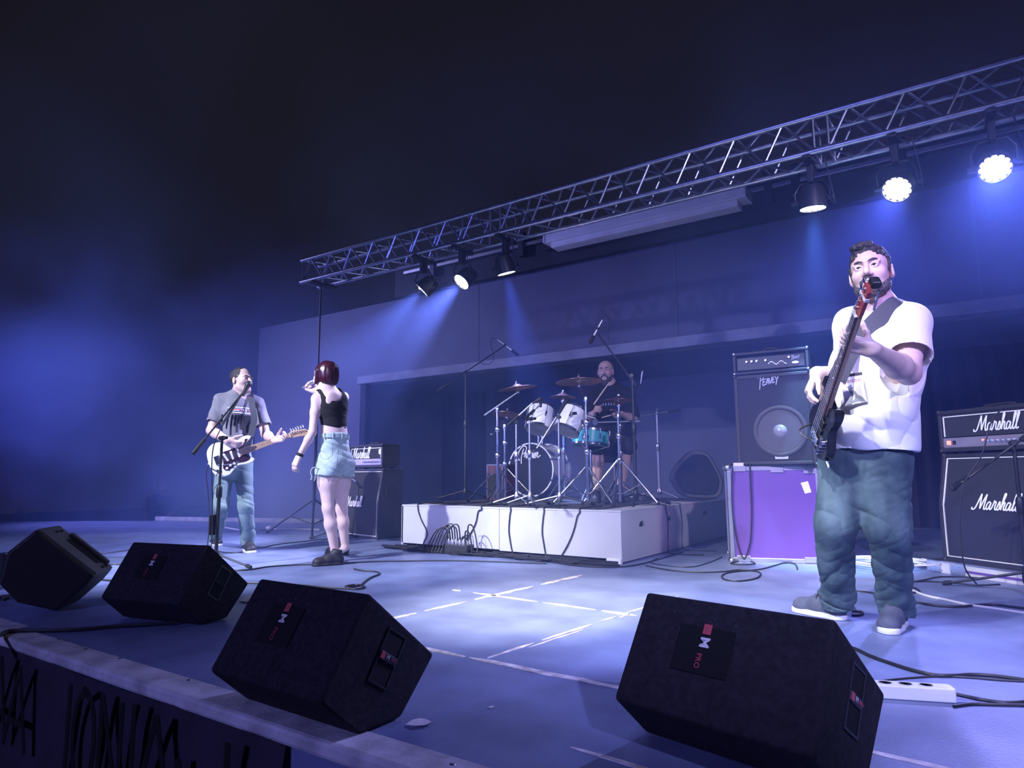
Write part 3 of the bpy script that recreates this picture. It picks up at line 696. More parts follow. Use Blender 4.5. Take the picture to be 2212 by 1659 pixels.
pr=[J(1475,1076),J(1556,1079),J(1566,1040),J(1532,975),J(1492,972),J(1456,1010),J(1447,1035)]
for p in pr: p.z=max(p.z,RH+.003)
q=[]
for i in range(len(pr)):
    a_,p_,c_=pr[i-1],pr[i],pr[(i+1)%len(pr)]
    for s_ in (0,.5,1):
        u0=p_.lerp(a_,.28); u1=p_.lerp(c_,.28); q.append(u0.lerp(p_,s_).lerp(p_.lerp(u1,s_),s_))
for p in q: p.z=max(p.z,RH+.003)
tm=plastic_wedge('curved plastic wedge monitor standing on the back of the drum riser','stage_monitor',(g.x,g.y+.25,RH),(-.45,.9,0),q,.34,'gplastic',None)
c=sum(q,Vector())/len(q); dv_=Vector((-.45,.9,0)).normalized(); nn_=-dv_
B().add([c+(p-c)*.80+nn_*.014 for p in q]+[c+(p-c)*.86-nn_*.004 for p in q],[tuple(range(len(q)))]+[(k,(k+1)%len(q),len(q)+(k+1)%len(q),len(q)+k) for k in range(len(q))]).obj('side_grille','grille',tm)
# small amp cabinet seen between the drum stands
p=G(1052,1075,RH); m=ft((PY(1052,1075,6.1).x,6.1),-.1,RH+.002)
t=thing('small_amplifier','small dusky red amplifier behind the left cymbal stands on the riser','amplifier',mw=m)
B(m).box((0,0,0),(.24,.22,.40)).obj('cabinet',mat('oxblood_tolex',(.10,.03,.05),.6),t,bevel=.008)
for a,c in (((0,-.006,0),(.24,.004,.014)),((0,-.006,.386),(.24,.004,.40)),((0,-.006,0),(.014,.004,.40)),((.226,-.006,0),(.24,.004,.40))): B(m).box(a,c).obj('edge_trim','steel',t)
B(m).box((.02,-.004,.03),(.22,.002,.30)).obj('grille','grille',t)
# ================================================================== MICROPHONE STANDS
def vocal_mic(label,p,q,r=.024,m='black'):
    """p: grille end, q: cable end"""
    p=Vector(p);q=Vector(q);d=(q-p).normalized()
    t=thing('microphone',label,'microphone',p)
    B().lathe([(.0,-r),(r*.72,-r*.72),(r,0),(r*.95,r*.7),(r*.8,r)],p,d,12).obj('grille','steel' if m!='black' else 'plastic',t,smooth=True)
    B().lathe([(r*.98,-.004+r*.2),(r*.98,.006+r*.2)],p,d,12).obj('collar',m,t,smooth=True)
    B().lathe([(r*.8,r),(r*.62,(q-p).length*.5),(r*.45,(q-p).length)],p,d,12).obj('body',m,t,smooth=True)
    return t
def pencil_mic(label,p,q):
    p=Vector(p);q=Vector(q);d=(q-p).normalized(); L=(q-p).length
    t=thing('microphone',label,'microphone',p)
    B().lathe([(0,0),(.016,.004),(.018,.02),(.018,L*.30),(.014,L*.33)],p,d,12).obj('foam_windshield','rubber',t,smooth=True)
    B().lathe([(.0115,L*.30),(.0115,L*.93),(.008,L)],p,d,12).obj('body','silver',t,smooth=True)
    B().lathe([(.016,L*.58),(.016,L*.68)],p,d,10).obj('clip','black',t,smooth=True)
    return t
def mic_stand(label,g,zt,a=None,b=None,legs=(30,150,270),legL=.30,hub=.10,r=.0105,m='black',name='microphone_stand',cw=True,zc=None,cat='microphone stand',foot=True):
    g=Vector(g); up=Vector((0,0,1)); t=thing(name,label,cat,g)
    top=Vector((g.x,g.y,zt)); zc=zc or g.z+(zt-g.z)*.58
    B().tube([g+up*.06,Vector((g.x,g.y,zc))],r*1.35,10).obj('lower_tube',m,t,smooth=True)
    B().tube([Vector((g.x,g.y,zc-.02)),top],r,10).obj('upper_tube',m if m!='black' else 'black',t,smooth=True)
    B().lathe([(r*1.5,-.05),(r*2.1,-.04),(r*2.1,.03),(r*1.3,.05)],(g.x,g.y,zc),(0,0,1),10).obj('clutch','black' if m=='black' else 'chrome',t,smooth=True)
    B().lathe([(r*2.0,.05),(r*2.6,.07),(r*2.6,hub),(r*1.6,hub+.03)],g,(0,0,1),10).obj('leg_hub','black' if m=='black' else 'steel',t,smooth=True)
    for an in legs:
        e=Vector((math.cos(RAD(an)),math.sin(RAD(an)),0))
        l=B().tube([g+up*hub+e*r*1.5,g+e*legL+up*.014],r*.75,8).obj('leg',m,t,smooth=True)
        if foot: B().lathe([(.013,-.03),(.015,.0),(.012,.02)],g+e*legL+up*.016,(e-up*.25),8).obj('rubber_foot','rubber',l,smooth=True)
    if a is not None:
        a=Vector(a);b=Vector(b)
        B().lathe([(.018,-.03),(.018,.03)],top,(b-a).cross(up),10).obj('boom_clamp','black',t,smooth=True)
        B().lathe([(.011,.0),(.013,.02),(.013,.045)],top+(b-a).cross(up).normalized()*.03,(b-a).cross(up),8).obj('wing_knob','black',t,smooth=True)
        B().tube([a,b],r*.72,8).obj('boom_arm',m,t,smooth=True)
        if cw: B().tube([a-(b-a).normalized()*.02,a+(b-a).normalized()*.12],r*1.5,10).obj('counterweight','rubber',t,smooth=True)
    return t
# singer-guitarist stand
g=G(465,1226); J=stand_at(g); zt=J(463,946).z
a=J(420,976,.05); b=J(529,843,-.12)
t=mic_stand('black boom microphone stand in front of the guitarist, boom rising to his mouth',g,zt,a,b,(20,140,260),.30)
B().tube([J(478,918,-.03),b],.0085,8).obj('boom_extension','chrome',t,smooth=True)
B().box(J(455,1156,.0)-Vector((0,.02,0)),J(464,1112,.0)+Vector((0.0,.02,0))).obj('cable_pouch','black',t,bevel=.004)
vocal_mic('black vocal microphone on the boom before the guitarist\'s mouth',J(537,829,-.16),J(524,854,-.10),.027)
cable('microphone_cable','black microphone cable running down the guitarist\'s boom stand',[J(523,851,-.10),J(500,890,-.05),J(470,940,.03),J(458,990,.02),J(459,1100,.02),J(456,1180,.05),J(445,1215,.12)],.004)
# right-hand stand miking the right stack
g=G(2224,1284); J=stand_at(g); zt=J(2198,956).z
a=J(2245,922,.02); b=J(2077,1043,.10)
mic_stand('black boom microphone stand reaching across the right speaker stack',g,zt,a,b,(165,45,285),.42,.12)
vocal_mic('black microphone aimed at the right slant-front cabinet',J(2058,1054,.02),J(2090,1030,.12),.022)
cable('microphone_cable','thin cable drooping from the right amplifier head down past its cabinet',[J(2165,882,-.1),J(2140,915,.1),J(2120,985,.13),J(2085,1040,.14),J(2076,1090,.14),J(2074,1150,.13),J(2084,1225,.1),G(2110,1262,.006)],.0045)
# stand near left stack, mic pointing at the cabinet
g=G(722,1166); J=stand_at(g)
mic_stand('low boom microphone stand behind the woman, at the left speaker stack',g,J(722,1010).z,J(700,985),J(752,1028),(200,320,80),.28)
vocal_mic('slim bright microphone pointing at the left speaker cabinet',J(768,1040,.0),J(752,1029,.0),.014,'silver')
# ================================================================== DRUM KIT
t=None
gB=G(1146,1074,RH+.01); R0=.315; bc=Vector((gB.x,gB.y,RH+.01+R0+.020)); BD=.44
kit=thing('bass_drum','white bass drum with black front head and script logo, on the riser','drum',(bc.x,bc.y,RH+.01))
B().lathe([(R0,.03),(R0,BD-.03)],bc,(0,1,0),48).obj('shell','drumwhite',kit,smooth=True)
for y0 in (0,BD-.045):
    B().lathe([(R0+.004,y0),(R0+.020,y0),(R0+.020,y0+.045),(R0+.002,y0+.045),(R0+.004,y0)],bc,(0,1,0),48,cap=False).obj('hoop','drumwhite',kit,smooth=True)
hd_=B().lathe([(0,.012),(R0*.97,.012),(R0+.002,.004)],bc,(0,1,0),48).obj('front_head','bhead',kit)
B().lathe([(0,BD-.012),(R0,BD-.012)],bc,(0,1,0),48).obj('batter_head','chead',kit)
for k in range(8):
    an=2*math.pi*(k+.5)/8; c=Vector((math.cos(an),0,math.sin(an)))
    for y0,y1 in ((-.004,.14),(BD-.14,BD+.004)):
        l=B().tube([bc+c*(R0+.02)+Vector((0,y0,0)),bc+c*(R0+.02)+Vector((0,y1,0))],.005,6).obj('tension_rod','chrome',kit,smooth=True)
        yl=.13 if y0<.1 else BD-.13
        B().lathe([(.012,-.035),(.014,0),(.012,.035)],bc+c*(R0+.014)+Vector((0,yl,0)),(0,1,0),8).obj('lug','chrome',l,smooth=True)
        B().box(bc+c*(R0+.014)+Vector((-.012,-.008 if y0<.1 else BD-.03,-.012)),bc+c*(R0+.014)+Vector((.012,.02 if y0<.1 else BD+.006,.012))).obj('claw','chrome',l)
for sx in (-1,1):
    B().tube([bc+Vector((sx*.23,.12,-.22)),bc+Vector((sx*.40,.02,-.327))],.008,8).obj('spur','chrome',kit,smooth=True)
PREM=[[(.30,-.55),(.22,.1),(.42,.95)],[(.02,-.25),(-.22,.1),(-.2,.6),(.05,1.0),(.42,1.2),(.78,1.05),(.72,.62),(.40,.40)],
      sh([(0,.1),(.1,.5),(.09,.58),(.14,.48),(.24,.5),(.22,.12),(.3,0),(.38,.12)],.62),sh([(0,.15),(.18,.3),(.15,.5),(.05,.45),(.02,.15),(.12,0),(.25,.12)],1.0),
      sh([(0,.12),(.06,.5),(.1,.0),(.16,.5),(.24,.45),(.24,0),(.3,.5),(.38,.45),(.38,.1),(.45,.1)],1.26),sh([(0,.1),(.08,.5),(.06,.1),(.12,0),(.18,.1)],1.72),[(1.82,.68),(1.84,.72)],
      sh([(0,.15),(.18,.3),(.15,.5),(.05,.45),(.02,.15),(.12,0),(.25,.12)],1.92),sh([(0,.1),(.1,.5),(.09,.58),(.14,.48),(.24,.5),(.20,.12),(.30,.05),(.6,.25)],2.16)]
lp=PY(1124,988,bc.y+.003)
strokes('script_logo',[[((x+.15*y)*.110,y*.125) for x,y in l] for l in PREM],'logo',hd_,frame3((lp.x-.01,bc.y+.003,lp.z-.01),(1,0,0),(0,0,1)),.0125,.25)
def drum(label,c,axis,r,h,m,name='tom_drum',lugs=6,badge=None):
    c=Vector(c);ax=Vector(axis).normalized()
    t=thing(name,label,'drum',c-ax*h/2)
    B().lathe([(r,-h/2),(r,h/2)],c,ax,36).obj('shell',m,t,smooth=True)
    for z0 in (-h/2-.004,h/2-.016): B().lathe([(r+.002,z0),(r+.009,z0),(r+.009,z0+.02),(r+.002,z0+.02),(r+.002,z0)],c,ax,36,cap=False).obj('rim','chrome',t,smooth=True)
    B().lathe([(0,h/2),(r+.002,h/2)],c,ax,36).obj('batter_head','chead',t); B().lathe([(0,-h/2),(r+.002,-h/2)],c,-ax*-1,36).obj('bottom_head','chead',t)
    R=basis(ax)
    for k in range(lugs):
        an=2*math.pi*(k+.25)/lugs; e=R.col[0]*math.cos(an)+R.col[1]*math.sin(an)
        l=B().tube([c+e*(r+.014)-ax*(h/2+.004),c+e*(r+.014)+ax*(h/2+.004)],.0032,6).obj('tension_rod','chrome',t,smooth=True)
        B().lathe([(.008,-.03),(.011,-.02),(.011,.02),(.008,.03)],c+e*(r+.010),ax,8).obj('lug','chrome',l,smooth=True)
    return t,R
cL=PY(1166,905,5.42); cR=PY(1232,908,5.44)
tl,_=drum('white rack tom on the left of the pair above the bass drum',cL,(-.10,.42,.90),.118,.235,'drumwhite')
trr,_=drum('white rack tom on the right of the pair, with a small dark badge',cR,(.16,.46,.87),.120,.235,'drumwhite')
fb=PY(1241,893,cR.y-.128); B().box(fb-Vector((.022,.004,.014)),fb+Vector((.022,.006,.014))).obj('badge','black',trr)
# tom mount on the bass drum
t=thing('tom_holder','chrome double tom holder rising from the bass drum shell','drum hardware',bc+Vector((0,.17,R0)))
mp_=bc+Vector((0.02,.17,R0))
B().tube([mp_-Vector((0,0,.01)),mp_+Vector((0,0,.16))],.014,10).obj('post','chrome',t,smooth=True)
B().tube([mp_+Vector((.06,0,-.01)),mp_+Vector((.06,0,.16))],.014,10).obj('post','chrome',t,smooth=True)
for c,s_ in ((cL,0),(cR,.06)):
    q=mp_+Vector((s_,0,.15)); B().ball(q,.024,10).obj('ball_clamp','chrome',t,smooth=True)
    e=(c-q); B().tube([q,q+Vector((0,0,.05)),q+e*.55],.009,8).obj('arm','chrome',t,smooth=True)
cS=PY(1276,946,5.98)
ts,_=drum('turquoise snare drum with a round badge, right of the bass drum',cS,(.05,.12,.99),.178,.15,'teal','snare_drum',8)
dv=Vector((-cS.x,-cS.y,0)).normalized(); e=(Matrix.Rotation(-.28,3,'Z')@dv)
B().lathe([(.033,0),(.033,.004),(.0,.004)],cS+e*.178,e,20).obj('badge','plastic',ts)
B().lathe([(.026,.004),(.022,.004),(.022,.0055),(.026,.0055)],cS+e*.178,e,20).obj('badge_ring','silver',ts)
g=Vector((cS.x,cS.y,RH+.01))
t=thing('snare_stand','chrome tripod stand cradling the turquoise snare drum','drum hardware',g)
B().tube([g+Vector((0,0,.14)),g+Vector((0,0,cS.z-RH-.13))],.011,8).obj('tube','chrome',t,smooth=True)
for an in (30,150,270):
    e=Vector((math.cos(RAD(an)),math.sin(RAD(an)),0)); B().tube([g+Vector((0,0,.24)),g+e*.22+Vector((0,0,.012))],.008,6).obj('leg','chrome',t,smooth=True)
    B().tube([g+Vector((0,0,cS.z-RH-.15)),g+e*.17+Vector((0,0,cS.z-RH-.098)),g+e*.195+Vector((0,0,cS.z-RH-.07))],.007,6).obj('basket_arm','chrome',t,smooth=True)
def cymbal(label,c,axis,r,name='cymbal'):
    c=Vector(c);ax=Vector(axis).normalized(); t=thing(name,label,'cymbal',c)
    B().lathe([(.008,.030),(.03,.028),(.048,.014),(.06,.008),(r*.6,.000),(r,-.014),(r,-.0155),(r*.6,-.0015),(.06,.006),(.045,.012),(.008,.027)],c,ax,40).obj('plate','bronze',t,smooth=True)
    return t
def cym_stand(label,g,zt,cpos=None,axis=None,a=None,legs=(20,140,260),legL=.32,hub=.34):
    g=Vector(g); up=Vector((0,0,1)); t=thing('cymbal_stand',label,'cymbal stand',g)
    z1=g.z+(zt-g.z)*.5
    B().tube([g+up*.03,Vector((g.x,g.y,z1))],.0155,10).obj('lower_tube','chrome',t,smooth=True)
    B().tube([Vector((g.x,g.y,z1)),Vector((g.x,g.y,zt))],.0115,10).obj('upper_tube','chrome',t,smooth=True)
    for z in (z1,g.z+(zt-g.z)*.78):
        B().lathe([(.017,-.03),(.023,-.02),(.023,.02),(.015,.03)],(g.x,g.y,z),(0,0,1),10).obj('clutch','chrome',t,smooth=True)
        B().tube([Vector((g.x,g.y,z)),Vector((g.x+.045,g.y-.02,z))],.006,6).obj('wing_nut','chrome',t,smooth=True)
    for an in legs:
        e=Vector((math.cos(RAD(an)),math.sin(RAD(an)),0))
        l=B().tube([g+up*hub+e*.018,g+e*legL+up*.016],.0085,8).obj('leg','chrome',t,smooth=True)
        B().tube([g+up*.10+e*.018,g+e*legL*.55+up*(hub*.45+.01)],.006,6).obj('leg_strut','chrome',l,smooth=True)
        B().ball(g+e*legL+up*.018,.017,8).obj('rubber_foot','rubber',l,smooth=True)
    top=Vector((g.x,g.y,zt))
    B().lathe([(.02,-.02),(.022,.0),(.016,.025)],top,(0,0,1),10).obj('tilter','chrome',t,smooth=True)
    if cpos is not None:
        cpos=Vector(cpos);ax=Vector(axis).normalized(); e=cpos-ax*.05
        st=top if a is None else Vector(a)
        B().tube([st,e],.0085,8).obj('boom_arm','chrome',t,smooth=True)
        B().ball(e,.022,8).obj('tilter','chrome',t,smooth=True)
        B().tube([e,cpos+ax*.06],.0045,6).obj('cymbal_rod','chrome',t,smooth=True)
        B().lathe([(.014,.034),(.014,.048),(.006,.06)],cpos,ax,8).obj('felt_nut','chrome',t,smooth=True)
    return t
def kitbase(px,y): p=PY(px,1070,y); return Vector((p.x,y,RH+.01))
# left crash on a boom stand
g=kitbase(1075,5.55); J=stand_at(g); c1=PY(1117,836,5.62); ax1=(-.10,-.10,.98)
cymbal('bronze crash cymbal on the boom stand at the left of the drum kit',c1,ax1,.205)
cym_stand('chrome boom cymbal stand at the left of the drum kit',g,J(1074,884).z,c1,ax1,J(1046,897),(75,195,315))
# second left stand with a short boom and a small cymbal
g=kitbase(1091,5.75); J=stand_at(g); c2=PY(1096,893,6.1)
cymbal('small cymbal half hidden behind the left drum stands',c2,(.0,.15,.98),.165)
cym_stand('chrome stand with a slanting bar, second from the left in the kit',g,J(1090,922).z,c2,(.0,.15,.98),J(1061,938),(40,160,280))
# middle small cymbal on a rod between the toms
c3=PY(1216,855,6.0); cymbal('small splash cymbal between the two rack toms',c3,(.03,.05,1),.135)
g=Vector((c3.x,c3.y,RH+.01)); cym_stand('straight chrome stand under the small splash cymbal',g,c3.z-.05,c3,(.03,.05,1),None,(50,170,290),.24,.26)
# right big cymbal
g=kitbase(1270,5.42); J=stand_at(g); c4=PY(1251,822,5.52); ax4=(-.05,.02,1)
cymbal('large bronze cymbal in front of the drummer\'s chest',c4,ax4,.225)
cym_stand('tall chrome cymbal stand in front of the drummer',g,J(1264,863).z,c4,ax4,None,(-20,215,100))
# right boom stand without a cymbal
g=kitbase(1340,5.55); J=stand_at(g)
t=cym_stand('chrome stand with a level boom arm at the right of the drum kit',g,J(1338,900).z,None,None,None,(10,200,285),.34,.40)
B().tube([J(1284,912,.05),J(1382,909,-.05)],.0085,8).obj('boom_arm','chrome',t,smooth=True)
B().lathe([(.026,-.012),(.026,.012)],J(1286,912,.05),(.5,-1,0),14).obj('tilter','chrome',t,smooth=True)
B().tube([J(1269,897,.04),J(1288,904,.05)],.007,6).obj('cymbal_rod','chrome',t,smooth=True)
# hi-hat by the drummer's left knee
ch=PY(1337,862,6.15)
for dz,nm in ((0,'upper hi-hat cymbal beside the drummer'),(-.03,'lower hi-hat cymbal beside the drummer')):
    cymbal(nm,ch+Vector((0,0,dz)),(0,0,1 if dz==0 else -1),.16,'hi_hat_cymbal')
g=Vector((ch.x,ch.y,RH+.01)); cym_stand('chrome hi-hat stand beside the drummer',g,ch.z-.06,ch,(0,0,1),None,(30,150,270),.22,.2)
# ---- drum microphones on stands
def boom_at(label,px,y,topy,pa,pb,legs,mic=None,m='steel',ya=0,yb=0,mlabel=None,kind=vocal_mic,r=.020,legL=.25):
    g=kitbase(px,y); J=stand_at(g)
    mic_stand(label,g,J(px,topy).z,J(*pa,ya),J(*pb,yb),legs,legL,.09,.0095,m)
    if mic: kind(mlabel,J(*mic[0],yb),J(*mic[1],yb),r) if kind is vocal_mic else kind(mlabel,J(*mic[0],yb),J(*mic[1],yb))
boom_at('short boom microphone stand before the left edge of the bass drum',1116,5.12,912,(1100,916),(1152,869),(110,200,330),((1166,862),(1150,871)),'steel',0,0,'black drum microphone over the left rack tom')
boom_at('boom microphone stand crossing the bass drum head',1145,5.08,905,(1138,900),(1169,873),(80,190,310),((1168,864),(1168,880)),'steel',0,-.15,'bright drum microphone clipped above the left tom rim',r=.022)
boom_at('boom microphone stand right of the bass drum head, arm slanting down to it',1209,5.10,900,(1222,869),(1160,968),(195,300,60),((1222,868),(1210,890)),'steel',.0,-.05,'black drum microphone aimed at the right rack tom',legL=.34)
# overhead pair
g=Vector((PY(1005,1080,6.3).x,6.3,RH)); J=stand_at(g)
mic_stand('tall black overhead microphone stand at the left rear of the riser',g,J(1005,803).z,J(947,843,.1),J(1090,747,-.1),(80,200,320),.34,.1)
pencil_mic('pencil microphone pointing down right, on the left overhead boom',J(1120,768,-.1),J(1074,733,-.1))
cable('microphone_cable','thin cable looping from the left overhead microphone back to its boom',[J(1074,733,-.1),J(1063,731,-.1),J(1060,745,-.1),J(1067,765,-.1),J(1062,783,-.08),J(1048,787,-.06),J(1035,781,-.05)],.0035)
g=Vector((PY(1374,1080,5.6).x,5.6,RH+.01)); J=stand_at(g)
mic_stand('tall black overhead microphone stand in front of the drummer\'s left side',g,J(1359,812).z,J(1372,830,.0),J(1292,722,-.1),(170,290,50),.32,.1)
pencil_mic('pencil microphone pointing down left, on the right overhead boom',J(1274,742,-.1),J(1301,691,-.1))
cable('microphone_cable','thin cable hanging from the right overhead microphone',[J(1301,691,-.1),J(1306,683,-.1),J(1314,686,-.1),J(1315,700,-.1),J(1314,735,-.1)],.0035)
# low stand at the right of the riser
g=G(1433,1078,RH); g=Vector((g.x,min(g.y,RYb-.35),RH)); J=stand_at(g)
mic_stand('short boom microphone stand with level arm at the right of the riser',g,J(1427,885).z,J(1466,886,0),J(1345,905,.1),(200,330,80),.36,.1,m='steel')
vocal_mic('small microphone on a clip beside the hi-hat',J(1388,803,.0),J(1384,829,.0),.014,'silver')
cable('microphone_cable','short cable curling under the small hi-hat microphone',[J(1384,829,0),J(1381,842,0),J(1386,851,0),J(1400,853,0),J(1412,870,0),J(1422,880,0)],.003)
# drum throne (seat just under the drummer)
# ================================================================== CABLES, PAPER, POWER
ZN=.012
cable('floor_cable','thick black cable crossing the white stage edge at the far left',[G(-60,1400,.012),G(0,1372,.014),G(18,1364,.014),G(60,1362,.012),G(110,1362,.011),G(180,1359,.010),G(250,1353,.010),G(320,1349,.010),G(380,1345,.010)],.0095)
gcable('black cable on the floor between the two leftmost monitors, farther one',[(150,1200),(215,1196),(265,1190),(330,1182),(400,1180),(500,1194),(560,1184),(600,1176),(650,1170),(705,1164),(760,1161),(800,1160)],.005)
gcable('long black cable running across the stage in front of the white riser',[(150,1230),(215,1223),(255,1219),(380,1226),(515,1232),(580,1224),(640,1220),(690,1219),(745,1216),(810,1213),(865,1212),(960,1211),(1040,1212),(1120,1215),(1180,1217)],.0055)
gcable('black cable looping beside the third monitor and behind the second',[(150,1252),(205,1252),(238,1254),(330,1262),(430,1260),(535,1259),(600,1262),(650,1264),(700,1269),(740,1271),(772,1272),(788,1268),(770,1263),(748,1266),(752,1269),(778,1264),(786,1258),(800,1248),(819,1240),(812,1235),(780,1232),(765,1229)],.006)
cable('floor_cable','two-strand cable bundle under the leftmost plastic monitor',[G(-30,1302,.01),G(0,1290,.012),G(20,1288,.012),G(45,1287,.012),G(60,1291,.01),G(80,1296,.01)],.007)
for k,(x,y) in enumerate(((27,1288),(44,1289))):
    p=G(x,y,.03); t=thing('cable_plug','metal cable plug at the leftmost monitor, '+('outer one' if k==0 else 'inner one'),'plug',p)
    B().tube([p,p+Vector((-.02,-.045,0))],.012,8).obj('barrel','steel',t,smooth=True); B().tube([p+Vector((-.02,-.045,0)),p+Vector((-.03,-.07,-.012))],.007,8).obj('boot','rubber',t,smooth=True)
# cables hanging over the front of the riser
yf=RYf-.009
def hang(label,top,pts,r=.006):
    p0=PY(top[0],top[1],yf); P=[Vector((p0.x+.05,RYf+.30,RH+.016)),Vector((p0.x+.02,RYf+.12,RH+.016)),Vector((p0.x,RYf+.02,RH+.010)),Vector((p0.x,yf-.003,RH+.006)),Vector((p0.x,yf,RH-.025))]
    P+=[PY(x,y,yf) for x,y in pts]; e=P[-1]; P[-1].z=max(.02,e.z)
    P+=[Vector((e.x+.01,yf-.03,.010)),Vector((e.x+.06,yf-.10,.008))]
    cable('hanging_cable',label,P,r,group='cables over the riser front')
hang('black cable hanging down the white riser front, first from the left',(903,1088),[(904,1105),(911,1125),(921,1145),(922,1158),(916,1170),(913,1184)])
hang('black cable hanging down the white riser front into the plug box, second from the left',(1040,1092),[(1033,1105),(1028,1128),(1018,1150),(1006,1166),(1002,1188)])
hang('black cable hanging down the white riser front, third from the left',(1103,1094),[(1101,1115),(1099,1145),(1102,1170),(1107,1196)])
hang('black cable hanging down the white riser front, fourth from the left',(1175,1097),[(1173,1120),(1171,1150),(1175,1178),(1179,1202)])
hang('black cable hanging down the white riser front, fifth from the left',(1252,1100),[(1247,1115),(1241,1140),(1232,1165),(1222,1185),(1211,1206)])
for k,(x,y0) in enumerate(((1437,5.7),(1468,6.1))):
    p=PX(x,1088,RXc+.008); cable('hanging_cable',('black' if k==0 else 'thin black')+' cable hanging down the right side of the riser, '+('nearer the corner' if k==0 else 'farther back'),[Vector((p.x-.3,p.y,RH+.012)),Vector((p.x-.02,p.y,RH+.01)),Vector((p.x,p.y+.01,RH-.02)),Vector((p.x,p.y+.05,.25)),Vector((p.x,p.y+.03,.03)),Vector((p.x+.1,p.y-.1,.007)),Vector((p.x+.35,p.y-.05,.007))],.006-.0015*k)
# plug box with its arcs of cables
p=G(1014,1193); p=Vector((p.x,RYf-.14,0))
t=thing('plug_box','black stage plug box with a fan of cables at the foot of the white riser','stage box',p,.05)
mb=Matrix.Translation(p)@Matrix.Rotation(.05,4,'Z')
B(mb).box((-.13,-.06,0),(.13,.06,.085)).obj('body','plastic',t,bevel=.006)
for k in range(6): B(mb).lathe([(.013,0),(.012,.03),(.006,.045)],(-.10+k*.04,-.01,.085),(0,0,1),8).obj('plug','silver',t,smooth=True)
rr=random.Random(5)
for k in range(9):
    x0=-.11+k*.027; ex=(-.30+k*.035) if k<6 else (.14+(k-6)*.06)
    hgt=rr.uniform(.15,.26)
    B(mb).tube(smooth_path([(x0,-.01,.12),(x0*.9+ex*.1,-.02,hgt),(x0*.45+ex*.55,-.04,hgt*.93),(ex*.95+x0*.05,-.07,.07),(ex,-.10,.008)],5),.0065,6).obj('cable_tail','cable',t,smooth=True)
# the tangle of cables along the riser foot
rr=random.Random(11)
def coil(label,cx,cy,rx,ry,turns,r,m='cable',rot=0.,group=None,jit=.15,name='cable_coil',z0=.006):
    P=[];n=int(turns*14)
    for i in range(n+1):
        a=2*math.pi*i/14; j=1+rr.uniform(-jit,jit)
        x=rx*j*math.cos(a);y=ry*j*math.sin(a); P.append(Vector((cx+x*math.cos(rot)-y*math.sin(rot),cy+x*math.sin(rot)+y*math.cos(rot),z0+r*.9*(i/14))))
    return cable(name,label,P,r,m,'cable',group,3)
wh=['at the left corner of the riser foot','just left of the plug box','under the plug box','right of the plug box','below the third hanging cable','below the fourth hanging cable','below the fifth hanging cable','near the pale corner block']
for k in range(8):
    x=RXl+.16+k*(RW-.35)/7
    coil('flattened tangle of black cable '+wh[k],x,RYf-.13-(k%2)*.04,.20,.055,3.4,.008,rot=rr.uniform(-.12,.12),group='cable tangles along the riser foot',jit=.4)
gcable('black cable curving around the right front corner of the riser foot',[(1180,1212),(1240,1221),(1300,1225),(1345,1224),(1385,1218),(1430,1206),(1475,1193)],.006)
gcable('thin black cable loop on the floor left of the purple case',[(1420,1206),(1405,1215),(1440,1222),(1480,1225),(1510,1222),(1540,1212),(1560,1203)],.004)
gcable('black cable with a flat loop on the floor before the purple case',[(1395,1222),(1450,1232),(1510,1236),(1560,1235),(1600,1231),(1640,1236),(1636,1248),(1600,1255),(1566,1252),(1560,1243),(1580,1236),(1640,1230),(1672,1222),(1695,1216),(1717,1218),(1723,1230)],.0055)
# mains lead hanging off the purple case
fr=mc
def fh(x,y): q=local_hit(x,y,mc,-.014); return mc@q
cable('hanging_cable','black lead looping down the front of the purple case, left strand',[mc@Vector((.06,.10,chh+.012)),mc@Vector((.03,.0,chh+.012)),fh(1583,1016),fh(1581,1060),fh(1583,1110),fh(1590,1160),fh(1600,1195),fh(1608,1209)],.005)
cable('hanging_cable','black lead looping down the front of the purple case, right strand',[mc@Vector((.16,.05,chh+.012)),fh(1620,1005),fh(1622,1050),fh(1624,1100),fh(1622,1160),fh(1616,1190),fh(1609,1207)],.006)
gcable('small black cable loop at the foot of the purple case',[(1608,1209),(1590,1213),(1579,1217),(1600,1219),(1630,1218),(1622,1212),(1608,1207)],.006)
B_t=thing('adaptor','small pale adaptor lying on top of the purple case','adaptor',mc@Vector((.10,.015,chh)))
B(mc).box((.055,.005,chh+.001),(.135,.05,chh+.03)).obj('body','ltray',B_t,bevel=.004); B(mc).tube([(.135,.03,chh+.015),(.165,.03,chh+.012)],.008,8).obj('boot','rubber',B_t,smooth=True)
# behind and right of the bass player
for k in range(3):
    c=G(1903+k*9,1222+k*3); coil('white cable coil lying behind the bass player\'s legs, '+['inner','middle','outer'][k]+' loops',c.x,c.y,.20+.05*k,.16+.05*k,2.2,.006,'wcable',group='white cable coils behind the bass player',jit=.10,z0=.007+.02*k)
gcable('white cable running off from the coil toward the right edge',[(1930,1240),(1960,1268),(1995,1285),(2040,1295),(2090,1306),(2150,1315),(2230,1327)],.0075,'wcable')
gcable('pale blue-lit cable between the bass player\'s feet',[(1800,1270),(1842,1275),(1880,1280),(1920,1290)],.005)
gcable('black cable from the bass player\'s foot to the right edge, nearer strand',[(1950,1297),(1985,1302),(2030,1309),(2080,1310),(2110,1307),(2145,1306),(2180,1310),(2230,1316)],.007)
gcable('black cable under the case tray, upper strand',[(1965,1258),(2000,1252),(2030,1246),(2080,1246),(2130,1250),(2190,1255)],.005)
gcable('black cable under the case tray, lower strand',[(1965,1257),(2010,1256),(2060,1259),(2110,1264),(2160,1262)],.005)
gcable('short dark cable end looping right of the bass player\'s leg',[(1965,1266),(1982,1273),(1985,1279),(1970,1280)],.006)
